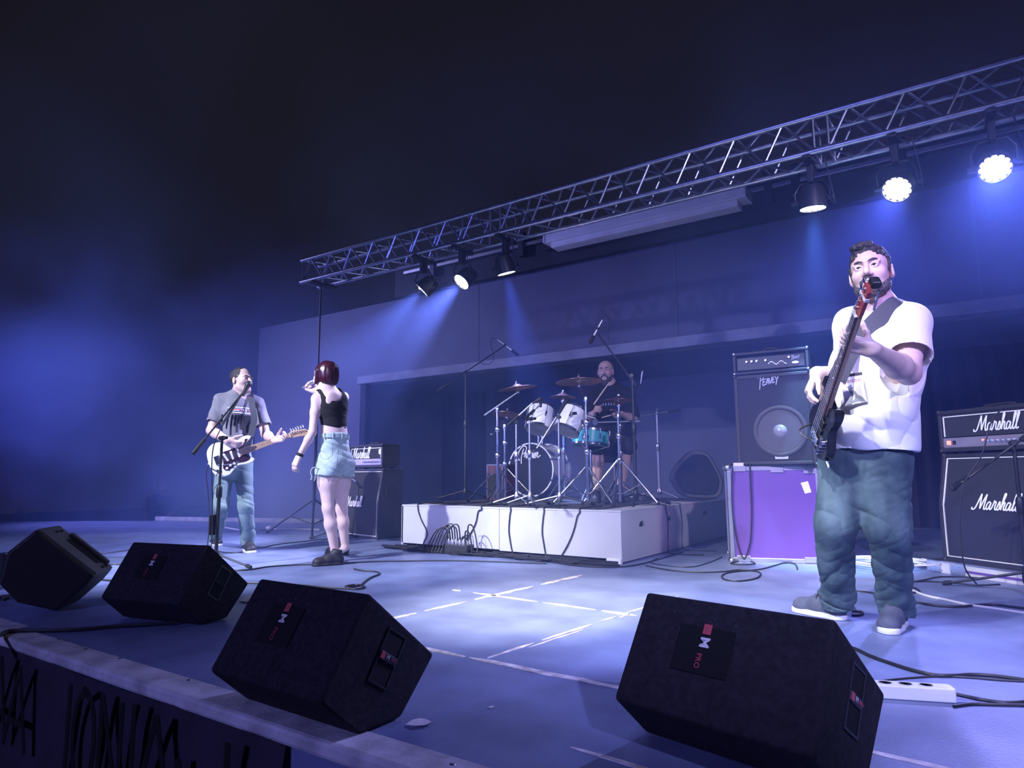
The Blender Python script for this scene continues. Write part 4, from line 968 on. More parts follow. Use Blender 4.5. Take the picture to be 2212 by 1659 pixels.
gcable('small dark loop of cable between the bass player\'s shoes',[(1840,1320),(1858,1321),(1864,1325),(1855,1329),(1840,1329)],.006)
gcable('black cable leaving the large monitor toward the right edge, upper one',[(1830,1395),(1855,1405),(1880,1417),(1920,1431),(1970,1447),(2020,1458),(2060,1459),(2100,1457),(2150,1460),(2240,1472)],.0065)
gcable('thin black cable leaving the large monitor just above the power strip',[(1860,1478),(1905,1471),(1960,1465),(2030,1461),(2100,1464),(2160,1469),(2240,1473)],.0035)
# power strip
a=G(1895,1510); b=G(2070,1521); d=(b-a).normalized(); rz=math.atan2(d.y,d.x); L=(b-a).length
mw=Matrix.Translation(a)@Matrix.Rotation(rz,4,'Z')
t=thing('power_strip','white four-socket power strip on the floor beside the large monitor','power strip',mw=mw)
B(mw).prism(rounded([(-.06,0),(L,0),(L,.058),(-.06,.058)],.012),Matrix.Identity(4),.001,.042).obj('body','white',t,bevel=.004)
for k in range(4):
    x=L-.075-k*.058; s=B(mw).lathe([(.021,.0),(.021,.0022),(.018,.0022),(.018,-.001)],(x,.029,.042),(0,0,1),20).obj('socket','ltray',t)
    for q in (-.008,.008): B(mw).lathe([(.0028,0),(.0028,.0012)],(x+q,.029,.0415),(0,0,1),6).obj('pin_hole','hole',s)
cable('strip_cord','',[mw@Vector((L-.005,.029,.022)),mw@Vector((L+.04,.03,.014)),G(2120,1511,.008),G(2175,1518,.006),G(2240,1514,.006)],.006,parent=t)
gcable('black cable passing the end of the power strip',[(2060,1526),(2100,1521),(2150,1522),(2240,1524)],.0045)
# paper scraps
def scrap(label,pix,seed,name='paper_scrap'):
    r2=random.Random(seed); P=[G(x,y,.004+r2.uniform(.001,.008)) for x,y in pix]; c=sum(P,Vector())/len(P); c.z=.008; n=len(P)
    b=B(); vs=P+[c]+[p-Vector((0,0,.0012)) for p in P]+[c-Vector((0,0,.0012))]
    fs=[(i,(i+1)%n,n) for i in range(n)]+[(n+1+(i+1)%n,n+1+i,2*n+1) for i in range(n)]+[(n+1+i,n+1+(i+1)%n,(i+1)%n,i) for i in range(n)]
    prop(b.add(vs,fs).obj(name,'paper'),label,'paper')
scrap('torn scrap of white paper lying on the stage by the front edge',[(877,1564),(890,1555),(905,1551),(920,1553),(933,1559),(918,1566),(895,1567)],1)
scrap('small pale paper sliver beside the leftmost monitor',[(200,1245),(214,1241),(226,1239),(219,1243),(208,1246)],2)
scrap('pale paper sheet peeking out between the second and third monitors',[(517,1297),(530,1290),(548,1285),(546,1296),(530,1300)],3)
scrap('tiny curled paper shred in the middle of the stage floor',[(1054,1527),(1062,1524),(1068,1526),(1060,1529)],4)
# white multi-way lead at the back left
gcable('white extension lead with a knot on the floor behind the guitarist',[(485,1139),(515,1144),(550,1146),(572,1143),(584,1139),(592,1143),(640,1143),(690,1144)],.008,'wcable')
p=G(583,1141,.03); prop(B().ball(p,.05,10,(1.4,.8,.6)).obj('cable_knot','wcable',smooth=True),'white knot of lead behind the guitarist','cable')
gcable('white lead on the floor in front of the left speaker stack',[(740,1146),(770,1149),(805,1153),(850,1158)],.006,'wcable')
a=G(338,1124);b=G(692,1130); e=B().bar(a+Vector((0,0,.03)),b+Vector((0,0,.03)),.06,.06).obj('trim_7','nosing'); struct(e)
# small things at the left edge of the picture
p=G(8,1262); J=stand_at(p)
t=thing('drink_glass','dark drink glass with a shiny rim standing on the floor at the far left','glass',(J(4,1262).x,J(4,1262).y,0))
q=J(4,1262); q.z=0; hgt=J(4,1194).z
B().lathe([(.030,0),(.032,.004),(.040,hgt),(.036,hgt),(.028,.01),(0,.01)],q,(0,0,1),20).obj('glass','bhead',t,smooth=True)
B().lathe([(.0405,hgt-.012),(.0405,hgt+.001),(.036,hgt+.001)],q,(0,0,1),20).obj('rim','chrome',t,smooth=True)
# ================================================================== SIGNED-DISTANCE SCULPTING
f4=np.float32
def V3(p): return np.array(tuple(p),dtype=f4)
class Sc:
    """list of blended solids -> one continuous mesh"""
    def __init__(s): s.p=[]
    def _a(s,f,c,R,k,op): s.p.append((f,np.asarray(c,dtype=f4),float(R),float(k),op)); return s
    def cone(s,a,b,r1,r2=None,k=.02,op='u',flat=None):
        r2=r1 if r2 is None else r2; a=V3(a);b=V3(b)
        if flat is not None:
            ax=V3(Vector(flat[0]).normalized()); q=flat[1]
        else: ax=None;q=1
        c=(a+b)/2
        def f(P):
            if ax is not None:
                d0=(P-c)@ax; P=P+np.outer(d0*(1/q-1),ax)
            aa=a;bb=b
            if ax is not None:
                aa=a+ax*((a-c)@ax)*(1/q-1); bb=b+ax*((b-c)@ax)*(1/q-1)
            ba=bb-aa; pa=P-aa; h=np.clip(pa@ba/max(ba@ba,1e-9),0,1)
            d=np.linalg.norm(pa-h[:,None]*ba,axis=1)-(r1+(r2-r1)*h)
            return d*(q if q<1 else 1)
        return s._a(f,c,np.linalg.norm(b-a)/2+max(r1,r2)*max(1,q),k,op)
    def ell(s,c,r,R=None,k=.02,op='u'):
        c=V3(c); r=np.array(r,dtype=f4); Rm=np.eye(3,dtype=f4) if R is None else np.array(R,dtype=f4)   # columns = axes
        def f(P):
            q=(P-c)@Rm; k0=np.linalg.norm(q/r,axis=1); k1=np.linalg.norm(q/(r*r),axis=1)
            return k0*(k0-1)/np.maximum(k1,1e-6)
        return s._a(f,c,float(r.max()),k,op)
    def box(s,c,h,R=None,rd=.005,k=.01,op='u'):
        c=V3(c); h=np.array(h,dtype=f4)-rd; Rm=np.eye(3,dtype=f4) if R is None else np.array(R,dtype=f4)
        def f(P):
            q=np.abs((P-c)@Rm)-h
            return np.linalg.norm(np.maximum(q,0),axis=1)+np.minimum(q.max(axis=1),0)-rd
        return s._a(f,c,float(np.linalg.norm(h))+rd,k,op)
    def half(s,o,n,k=.004):                            # keep the side the normal points away from
        o=V3(o); n=V3(Vector(n).normalized())
        return s._a(lambda P:(P-o)@n,o,1e6,k,'i')
    def halfin(s,o,n,c,R,k=.004):                      # same, only within a ball of influence
        o=V3(o); n=V3(Vector(n).normalized()); c=V3(c)
        def f(P):
            return np.maximum(-((P-o)@n), np.linalg.norm(P-c,axis=1)-R)
        return s._a(f,c,R,k,'s')
    def eval(s,P,blk=None):
        """P (nb,n,3); block centres and radius in blk for culling"""
        nb,n,_=P.shape; D=np.full((nb,n),9.,dtype=f4)
        for f,c,R,k,op in s.p:
            if blk is not None and R<1e5:
                m=np.linalg.norm(blk[0]-c,axis=1)<R+blk[1]+k+.02
                if not m.any(): continue
                idx=np.nonzero(m)[0]
            else: idx=slice(None)
            Q=P[idx]; d=f(Q.reshape(-1,3)).reshape(Q.shape[0],n).astype(f4); A=D[idx]
            if op=='u':
                h=np.maximum(k-np.abs(A-d),0)/k; r=np.minimum(A,d)-h*h*k*.25
            else:
                e=-d if op=='s' else d
                h=np.maximum(k-np.abs(A-e),0)/k; r=np.maximum(A,e)+h*h*k*.25
            D[idx]=r
        return D
    def bounds(s):
        u=[p for p in s.p if p[4]=='u']
        lo=np.min([p[1]-p[2] for p in u],axis=0); hi=np.max([p[1]+p[2] for p in u],axis=0); return lo,hi
    def mesh(s,vox,name='m',disp=None,smooth=1):
        lo,hi=s.bounds(); lo=lo-3*vox; BS=10
        nb=np.ceil((hi+3*vox-lo)/(vox*BS)).astype(int)
        ii=np.stack(np.meshgrid(*[np.arange(k) for k in nb],indexing='ij'),-1).reshape(-1,3)
        cen=(lo+(ii+.5)*BS*vox-.5*vox).astype(f4)
        hd=BS*vox*.866
        dc=s.eval(cen[:,None,:],(cen,hd))[:,0]
        act=np.abs(dc)<hd*1.6+.03
        dim=nb*BS; F=np.where(dc<0,-1.,1.).astype(f4).reshape(nb)
        F=np.repeat(np.repeat(np.repeat(F,BS,0),BS,1),BS,2)
        loc=np.stack(np.meshgrid(*[np.arange(BS)]*3,indexing='ij'),-1).reshape(-1,3)
        A=ii[act]; ca=cen[act]
        for q in range(0,len(A),400):
            a=A[q:q+400]; P=(lo+(a[:,None,:]*BS+loc[None])*vox).astype(f4)
            d=s.eval(P,(ca[q:q+400],hd))
            for j in range(len(a)):
                x,y,z=a[j]*BS; F[x:x+BS,y:y+BS,z:z+BS]=d[j].reshape(BS,BS,BS)
        ins=F<0
        cs=np.zeros(tuple(dim-1),dtype=np.int8); sl=[slice(0,-1),slice(1,None)]
        for x in (0,1):
            for y in (0,1):
                for z in (0,1): cs+=ins[sl[x],sl[y],sl[z]]
        cell=np.argwhere((cs>0)&(cs<8)); nv=len(cell)
        idx=np.full(tuple(dim-1),-1,dtype=np.int32); idx[tuple(cell.T)]=np.arange(nv)
        acc=np.zeros((nv,3)); cnt=np.zeros(nv)
        cor=[(x,y,z) for x in (0,1) for y in (0,1) for z in (0,1)]
        val={c:F[cell[:,0]+c[0],cell[:,1]+c[1],cell[:,2]+c[2]] for c in cor}
        for ax in range(3):
            for c in cor:
                if c[ax]: continue
                e=list(c); e[ax]=1; e=tuple(e); a=val[c];b=val[e]; m=(a<0)!=(b<0)
                t=np.where(m,a/np.where(m,a-b,1),0); p=np.array(c,dtype=float)+np.zeros((nv,3)); p[:,ax]+=t
                acc[m]+=p[m]; cnt[m]+=1
        Vv=lo+(cell+acc/cnt[:,None])*vox
        quads=[]
        for ax in range(3):
            o=[a for a in range(3) if a!=ax]
            s0=[slice(1,-1)]*3; s0[ax]=slice(0,-1); s1=[slice(1,-1)]*3; s1[ax]=slice(1,None)
            a=ins[tuple(s0)];b=ins[tuple(s1)]; e=np.argwhere(a!=b); off=np.array([1,1,1]); off[ax]=0; e2=e+off
            fl=a[tuple(e.T)]
            def I(d1,d2):
                g=e2.copy(); g[:,o[0]]+=d1; g[:,o[1]]+=d2; return idx[tuple(g.T)]
            q=np.stack([I(-1,-1),I(0,-1),I(0,0),I(-1,0)],1)
            flip=fl if ax!=1 else ~fl
            q=np.where(flip[:,None],q,q[:,::-1]); quads.append(q)
        Q=np.concatenate(quads); Q=Q[(Q>=0).all(1)]
        me=bpy.data.meshes.new(name); me.vertices.add(nv); me.vertices.foreach_set('co',Vv.astype(f4).ravel())
        me.loops.add(len(Q)*4); me.loops.foreach_set('vertex_index',Q.astype(np.int32).ravel())
        me.polygons.add(len(Q)); me.polygons.foreach_set('loop_start',np.arange(0,len(Q)*4,4,dtype=np.int32))
        me.update(calc_edges=True)
        me.polygons.foreach_set('use_smooth',np.ones(len(Q),dtype=bool))
        if disp is not None:
            N=np.zeros(nv*3,dtype=f4); me.vertices.foreach_get('normal',N); N=N.reshape(-1,3)
            Vn=Vv+N*disp(Vv,N)[:,None]; me.vertices.foreach_set('co',Vn.astype(f4).ravel()); me.update()
        return me
    def obj(s,name,vox,m,parent=None,disp=None):
        me=s.mesh(vox,name,disp); o=link(name,me,M[m] if isinstance(m,str) else m,parent)
        return o
_rng=np.random.RandomState(7); _lat=_rng.rand(32,32,32).astype(f4)
def vnoise(P):                                       # smooth value noise in 0..1
    i=np.floor(P).astype(int); t=P-i; t=t*t*(3-2*t); r=0
    for x in (0,1):
        for y in (0,1):
            for z in (0,1):
                w=(t[:,0] if x else 1-t[:,0])*(t[:,1] if y else 1-t[:,1])*(t[:,2] if z else 1-t[:,2])
                r=r+w*_lat[(i[:,0]+x)%32,(i[:,1]+y)%32,(i[:,2]+z)%32]
    return r
def fbm(P,o=3): return sum(vnoise(P*2**k+k*7.3)*.5**k for k in range(o))/sum(.5**k for k in range(o))
def R3(x,y,z): return np.array([tuple(Vector(x).normalized()),tuple(Vector(y).normalized()),tuple(Vector(z).normalized())],dtype=f4).T
# ------------------------------------------------------------------ anatomy
def head_frame(fw,up):
    fw=Vector(fw).normalized(); up=Vector(up); up=(up-fw*up.dot(fw)).normalized(); l=up.cross(fw); return l,fw,up
def head(sc,c,fw,up,s=1.,face=True,mouth_open=0.):
    l,f,u=head_frame(fw,up); c=Vector(c); P=lambda a,b,d: c+(l*a+f*b+u*d)*s
    R=R3(l,f,u)
    sc.ell(P(0,-.014,.038),(.077*s,.096*s,.083*s),R,.02)
    sc.ell(P(0,.018,-.018),(.066*s,.074*s,.090*s),R,.02)
    for q in (-1,1): sc.cone(P(q*.046,.0,-.062),P(q*.012,.066,-.096),.026*s,.022*s,.025)
    sc.cone(P(0,.0,-.06),P(0,.066,-.098),.034*s,.024*s,.02)
    if not face:
        sc.cone(P(0,.085,.0),P(0,.106,-.030),.009*s,.014*s,.012)
    else:
        for q in (-1,1):
            sc.ell(P(q*.043,.054,-.024),(.021*s,.021*s,.020*s),R,.03)
            sc.cone(P(q*.008,.094,.024),P(q*.048,.076,.021),.0105*s,.009*s,.014)
            sc.ell(P(q*.031,.099,.004),(.020*s,.016*s,.013*s),R,.014,'s')
            sc.ell(P(q*.031,.081,.004),(.0165*s,.012*s,.0145*s),R,.006)       # lids around the eye
            sc.ell(P(q*.031,.0940,.0030),(.0122*s,.010*s,.0046*s),R,.0015,'s')  # eye opening
            sc.ell(P(q*.013,.096,-.036),(.010*s,.012*s,.009*s),R,.008)
            sc.ell(P(q*.007,.100,-.045),(.004*s,.006*s,.004*s),R,.004,'s')
        sc.cone(P(0,.088,.016),P(0,.113,-.030),.0085*s,.0125*s,.010)
        sc.cone(P(-.020,.080,-.064),P(0,.094,-.060),.005*s,.0075*s,.008); sc.cone(P(.020,.080,-.064),P(0,.094,-.060),.005*s,.0075*s,.008)
        sc.cone(P(-.016,.082,-.073),P(.016,.082,-.073),.0085*s,.0085*s,.010)
        sc.ell(P(0,.095,-.0672),(.022*s,.012*s,(.0016+mouth_open)*s),R,.003,'s')
        sc.ell(P(0,.078,-.100),(.020*s,.016*s,.016*s),R,.018)
    for q in (-1,1):
        Re=R3(l*1+f*q*-.35,f+l*q*.35,u)
        sc.ell(P(q*.080,-.012,-.008),(.010*s,.020*s,.033*s),Re,.008)
        sc.ell(P(q*.090,-.006,-.004),(.006*s,.010*s,.018*s),Re,.006,'s')
    return P,R
def eyes(parent,P,R,s,gaze=(0,0)):
    for q in (-1,1):
        c=P(q*.031,.0772,.0030)
        e=B().ball(c,.0125*s,14).obj('eye','eye',parent,smooth=True)
        d=(P(q*.031+gaze[0],.2,.003+gaze[1])-c).normalized()
        B().ball(c+d*.0088*s,.0066*s,12,(1,1,.6),basis(d)).obj('iris','iris',e,smooth=True)
        B().tube(smooth_path([P(q*.0185,.0895,.0020),P(q*.025,.0925,.0062),P(q*.033,.0918,.0066),P(q*.0445,.0845,.0030)],4),[.0009*s]*3+[.0015*s]*7+[.0010*s]*3,6).obj('eyelash','hair',parent,smooth=True)
def brows(parent,P,s,m='beard',lift=0.):
    for q in (-1,1):
        B().tube(smooth_path([P(q*.010,.1005,.021+lift),P(q*.028,.097,.027+lift),P(q*.042,.086,.026+lift),P(q*.053,.073,.019+lift)],4),[.0035*s]*4+[.0050*s]*5+[.0035*s]*3+[.001*s],8).obj('eyebrow',m,parent,smooth=True)
def hand(sc,w,hd,ts,curl,s=1.,thumb=(.5,.4,.3),spread=.12,tcurl=.4,rt=False):
    """w wrist, hd wrist->knuckles, ts toward the thumb side, palm normal = hd x ts (or its reverse, through sign of curl)"""
    w=Vector(w);hd=Vector(hd).normalized();ts=Vector(ts);ts=(ts-hd*ts.dot(hd)).normalized();pn=hd.cross(ts)*(-1 if rt else 1)
    kn=w+hd*.088*s
    sc.box(w+hd*.048*s,(.046*s,.036*s,.0125*s),R3(hd,ts,pn),.011*s,.016)
    sc.cone(w-hd*.01*s+ts*.012*s,kn+ts*.028*s,.016*s,.0125*s,.014); sc.cone(w-hd*.01*s-ts*.012*s,kn-ts*.028*s,.016*s,.0115*s,.014)
    for i,(o,L) in enumerate(((.029,.075),(.010,.084),(-.009,.078),(-.027,.062))):
        p=kn+ts*o*s-hd*.004*s; sp=(1.2-i)*spread*.5
        d0=(hd+ts*sp).normalized(); ang=0; r=.0098*s if i<3 else .0085*s
        sc.ell(p,(.0112*s,)*3,None,.008)
        for j,fr in enumerate((.46,.31,.23)):
            c=curl[i] if not isinstance(curl[i],(tuple,list)) else curl[i][j]
            ang+=c*(1 if isinstance(curl[i],(tuple,list)) else (.9,1.1,.7)[j])
            d=(d0*math.cos(ang)+pn*math.sin(ang)).normalized(); q=p+d*L*fr*s
            r2=r*(.95,.90,.84)[j]; sc.cone(p,q,r,r2,.0045); p=q;r=r2
    b=w+hd*.022*s+ts*.022*s+pn*.004*s
    t0=(hd*.62+ts*.75+pn*thumb[2]).normalized()
    m_=b+t0*.042*s; sc.cone(b,m_,.0145*s,.0115*s,.012)
    t1=(hd*(.62+thumb[0])+ts*(.75-thumb[1])+pn*thumb[2]*1.3).normalized(); q=m_+t1*.033*s; sc.cone(m_,q,.0112*s,.0100*s,.006)
    t2=(t1+pn*tcurl+hd*.2).normalized(); sc.cone(q,q+t2*.026*s,.0100*s,.0080*s,.005)
def limb(sc,a,b,c,r,k=.02):
    """a-b-c with radii (start, swell, joint, swell, end)"""
    a=Vector(a);b=Vector(b);c=Vector(c)
    m1=a.lerp(b,.4); m2=b.lerp(c,.30)
    sc.cone(a,m1,r[0],r[1],k).cone(m1,b,r[1],r[2],k).cone(b,m2,r[2],r[3],k).cone(m2,c,r[3],r[4],k)
def shoe(parent,heel,toe,m,solem,s=1.,h=.10,lace=True,w=.043,name='shoe'):
    heel=Vector(heel);toe=Vector(toe);d=(toe-heel); L=d.length; d.normalize(); up=Vector((0,0,1)); up=(up-d*up.dot(d)).normalized(); l=up.cross(d)
    P=lambda a,b,c: heel+d*a*L+l*b*s+up*c*s
    u=Sc(); fl=(up,1.0)
    u.cone(P(.16,0,.045),P(.50,0,.048),.040*s,.043*s,.02); u.cone(P(.50,0,.045),P(.84,.004,.036),.043*s,.036*s,.02)
    u.cone(P(.20,0,.05),P(.24,0,h),.040*s,.043*s,.02); u.cone(P(.24,0,h*.9),P(.52,0,.062),.036*s,.030*s,.02)
    u.ell(P(.80,0,.032),(.052*s,.046*s,.030*s),R3(d,l,up),.02)
    u.half(P(.5,0,.020),-up,.003); u.cone(P(.23,0,h+.01),P(.21,0,h+.05),.034*s,.036*s,.004,'s')
    o=u.obj(name,.0055*max(1,s),m,parent)
    b=Sc(); b.cone(P(.17,0,.012),P(.55,0,.012),.043*s,.046*s,.015); b.cone(P(.55,0,.012),P(.86,.003,.012),.047*s,.044*s,.015)
    b.half(P(.5,0,.027),up,.004); b.half(P(.5,0,.000),-up,.003)
    b.obj('sole',.0055*max(1,s),solem,o)
    if lace:
        for k in range(5):
            a=.40+k*.070; z=.118-.0105*k*1.15
            B().tube(smooth_path([P(a-.02,-.026,z-.014),P(a+.008,-.008,z+.001),P(a+.008,.008,z+.001),P(a-.02,.026,z-.014)],3),.0034*s,6).obj('lace',m if m!='shoe' else 'strap',o,smooth=True)
        B().tube(smooth_path([P(.70,-.040,.038),P(.74,-.026,.060),P(.76,0,.070),P(.74,.026,.060),P(.70,.040,.038)],4),.0022*s,6).obj('toe_seam','strap',o,smooth=True)
        for q in (-1,1): B().tube(smooth_path([P(.40,q*.004,.104),P(.42,q*.024,.112),P(.46,q*.036,.088),P(.44,q*.030,.080)],4),.0028*s,6).obj('lace',m if m!='shoe' else 'strap',o,smooth=True)
    return o
def decal(name,m,parent,o,x,y,poly_lines,target,w,off=.004):
    """flat print strokes laid on a cloth mesh: lines in (x,y) from o, dropped onto target along -(x cross y)"""
    from mathutils.bvhtree import BVHTree
    me=target.data; mw=MW[target.name] if target.name in MW else Matrix.Identity(4)
    pm=MW[parent.name]
    bv=BVHTree.FromPolygons([pm@v.co for v in me.vertices],[tuple(p.vertices) for p in me.polygons])
    x=Vector(x).normalized();y=Vector(y);y=(y-x*x.dot(y)).normalized();n=x.cross(y); b=B()
    for l in poly_lines:
        P=[]
        sp=smooth_path([(a,c,0) for a,c in l],5) if len(l)>2 else [Vector((l[0][0],l[0][1],0)).lerp(Vector((l[1][0],l[1][1],0)),k/5) for k in range(6)]
        for q in sp:
            s0=o+x*q.x+y*q.y+n*.25; h=bv.ray_cast(s0,-n,.6)
            if h[0] is None: continue
            P.append(h[0]+n*off)
        if len(P)>1: b.tube(P,w/2,6,squash=(n,.2))
    return b.obj(name,m,parent,smooth=True)
# ================================================================== INSTRUMENTS
def ribbon(b,pts,wd,w,th=.003,n=5):
    P=smooth_path(pts,n); W=smooth_path(wd,n); N=len(P); vs=[]
    for i in range(N):
        t=(P[min(i+1,N-1)]-P[max(i-1,0)]).normalized(); x=(W[i]-t*W[i].dot(t)).normalized(); y=t.cross(x)
        vs+=[P[i]-x*w/2-y*th/2,P[i]+x*w/2-y*th/2,P[i]+x*w/2+y*th/2,P[i]-x*w/2+y*th/2]
    fs=[(3,2,1,0),tuple((N-1)*4+k for k in range(4))]+[(i*4+k,i*4+(k+1)%4,(i+1)*4+(k+1)%4,(i+1)*4+k) for i in range(N-1) for k in range(4)]
    return b.add(vs,fs)
BODY=[(.0,.0),(.015,.10),(.07,.155),(.14,.155),(.19,.125),(.235,.105),(.29,.118),(.345,.135),(.395,.128),(.405,.105),(.375,.085),(.335,.062),(.325,.03),(.325,-.03),(.335,-.058),(.365,-.078),(.375,-.10),(.345,-.122),(.29,-.120),(.235,-.108),(.185,-.128),(.13,-.160),(.06,-.150),(.012,-.10)]
def guitar(label,mw,L,sc,bm,neckm,headm,pg,strings,bass):
    """local: x along the neck from the tail, y across (+y upper horn), z out of the string face"""
    t=thing('electric_bass' if bass else 'electric_guitar',label,'bass guitar' if bass else 'guitar',mw=mw)
    out=[(p.x,p.y) for p in smooth_path([(x*sc,y*sc,0) for x,y in BODY+[BODY[0]]],4)][:-1]
    th=.020
    B(mw).prism(out,Matrix.Identity(4),-th,th).obj('body',bm,t,bevel=.007,seg=3)
    hx=L*(.845 if bass else .815); nx=.27*sc
    k=[(nx,.030),(nx,-.030),(hx,-.0215),(hx,.0215)]
    B(mw).prism(k,Matrix.Identity(4),th-.014,th+.006).obj('neck',neckm,t,bevel=.006)
    B(mw).prism([(nx-.015,.030),(nx-.015,-.030),(hx,-.0215),(hx,.0215)],Matrix.Identity(4),th+.006,th+.011).obj('fretboard','rosewood' if bass else neckm,t,bevel=.001)
    fr=[]; sl=hx-.085*sc*1.0
    for i in range(1,20):
        x=hx-sl*(1-2**(-i/12))
        if x<nx: break
        w=.0215+(.030-.0215)*(hx-x)/(hx-nx)
        B(mw).box((x-.001,-w,th+.011),(x+.001,w,th+.0123)).obj('fret','steel',t)
    for i in (3,5,7,9,12):
        x=hx-sl*(1-2**(-(i-.5)/12)); B(mw).lathe([(.004,0),(0,.0006)],(x,0,th+.011),(0,0,1),8).obj('inlay','pickguard' if not bass else 'paper',t)
    B(mw).box((hx-.002,-.0215,th+.006),(hx+.003,.0215,th+.0155)).obj('nut','paper',t)
    hl=L-hx
    if bass: hp=[(hx,-.0215),(hx+hl*.12,-.026),(hx+hl*.85,-.030),(hx+hl,-.014),(hx+hl*.95,.018),(hx+hl*.7,.026),(hx+hl*.15,.030),(hx,.0215)]
    else: hp=[(hx,-.0215),(hx+hl*.08,-.032),(hx+hl*.35,-.036),(hx+hl*.8,-.052),(hx+hl*.98,-.040),(hx+hl,-.012),(hx+hl*.88,.012),(hx+hl*.1,.034),(hx,.0215)]
    B(mw).prism(hp,Matrix.Identity(4),th-.012,th+.003).obj('headstock',headm,t,bevel=.002)
    nt=4 if bass else 6
    for i in range(nt):
        x=hx+hl*(.16+.68*i/(nt-1)); y=.022-.012*i/(nt-1)
        B(mw).lathe([(.006,0),(.006,.014),(0,.015)],(x,y-.012,th+.003),(0,0,1),8).obj('string_post','chrome',t,smooth=True)
        o=B(mw).tube([(x,.028,th-.006),(x,.044,th-.006)],.004,6).obj('tuner','chrome',t,smooth=True)
        B(mw).ball((x,.050,th-.006),.011 if bass else .008,8,(1,.9,.4)).obj('tuner_button','chrome',o,smooth=True)
    bx=.085*sc
    B(mw).box((bx-.030,-.040,th),(bx+.016,.040,th+.012)).obj('bridge','chrome',t,bevel=.003)
    for i in range(strings):
        y=(-.026+.052*i/(strings-1)); B(mw).box((bx-.012,y-.004,th+.012),(bx+.008,y+.004,th+.018)).obj('bridge_saddle','chrome',t)
        B(mw).tube([(bx,y,th+.018),(hx,y*.62,th+.0155),(hx+hl*(.16+.68*i/(strings-1)),.010-.012*i/(strings-1),th+.012)],.0012 if bass else .0007,4,cap=False).obj('string','steel',t)
    if bass:
        for x in (.155,.215): B(mw).box((x*sc-.016,-.045,th),(x*sc+.016,.045,th+.010)).obj('pickup','black',t,bevel=.003)
        for i in range(4): B(mw).lathe([(.011,0),(.011,.016),(0,.018)],((.05+.035*i)*sc,-.085*sc-.008*i,th),(0,0,1),12).obj('control_knob','chrome',t,smooth=True)
        B(mw).lathe([(.009,0),(.009,.04),(.006,.05)],(.055*sc,-.155*sc+.02,th*.0),(-.2,-1,.0),10).obj('jack_plug','chrome',t,smooth=True)
    else:
        P=[(.115,-.045),(.10,-.085),(.12,-.118),(.17,-.110),(.225,-.085),(.29,-.095),(.335,-.085),(.345,-.055),(.325,-.035),(.325,.035),(.345,.062),(.375,.092),(.36,.105),(.31,.085),(.26,.065),(.20,.055),(.135,.048)]
        pgp=[(p.x,p.y) for p in smooth_path([(x*sc,y*sc,0) for x,y in P+[P[0]]],4)][:-1]
        B(mw).prism(pgp,Matrix.Identity(4),th,th+.003).obj('pickguard',pg,t)
        for x,a in ((.150,.25),(.205,0),(.262,0)):
            f=Matrix.Translation((x*sc,0,th+.003))@Matrix.Rotation(a,4,'Z')
            B(mw@f).box((-.009,-.040,0),(.009,.040,.009)).obj('pickup','paper',t,bevel=.004)
        for x,y in ((.165,-.085),(.130,-.098),(.20,-.078)): B(mw).lathe([(.013,0),(.010,.014),(0,.015)],(x*sc,y*sc,th+.003),(0,0,1),12).obj('control_knob','paper',t,smooth=True)
        B(mw).tube(smooth_path([(bx+.01,-.035,th+.016),(bx+.03,-.06,th+.03),(bx+.10,-.075,th+.032),(bx+.15,-.078,th+.03)],4),.003,6).obj('vibrato_arm','chrome',t,smooth=True)
        B(mw).prism([(.045*sc,-.075*sc),(.085*sc,-.105*sc),(.075*sc,-.125*sc),(.035*sc,-.095*sc)],Matrix.Identity(4),th-.001,th+.002).obj('jack_plate','chrome',t)
        B(mw).tube([(.055*sc,-.10*sc,th),(.030*sc,-.13*sc,th+.03)],.005,8).obj('jack_plug','black',t,smooth=True)
    for x,y in ((.0,.0),(.40*sc,.112*sc)): B(mw).lathe([(.007,0),(.005,.008),(.008,.013),(0,.014)],(x if x else .004,y,0),((-1 if not x else .8),.3 if x else 0,0),8).obj('strap_button','chrome',t,smooth=True)
    return t
def folds(P,axis,freq,amp,seed,stretch=3.0):
    """soft cloth creases running across axis: rounded hills with sharper valleys"""
    a=np.array(tuple(Vector(axis).normalized())); h=P@a
    n=fbm(P*2.4+seed,2)
    u=np.stack([P[:,0]*freq/stretch,P[:,1]*freq/stretch,h*freq],1)+n[:,None]*1.9+seed
    v=vnoise(u); return (np.abs(2*v-1)**.55-.6)*2*amp
UP=Vector((0,0,1))
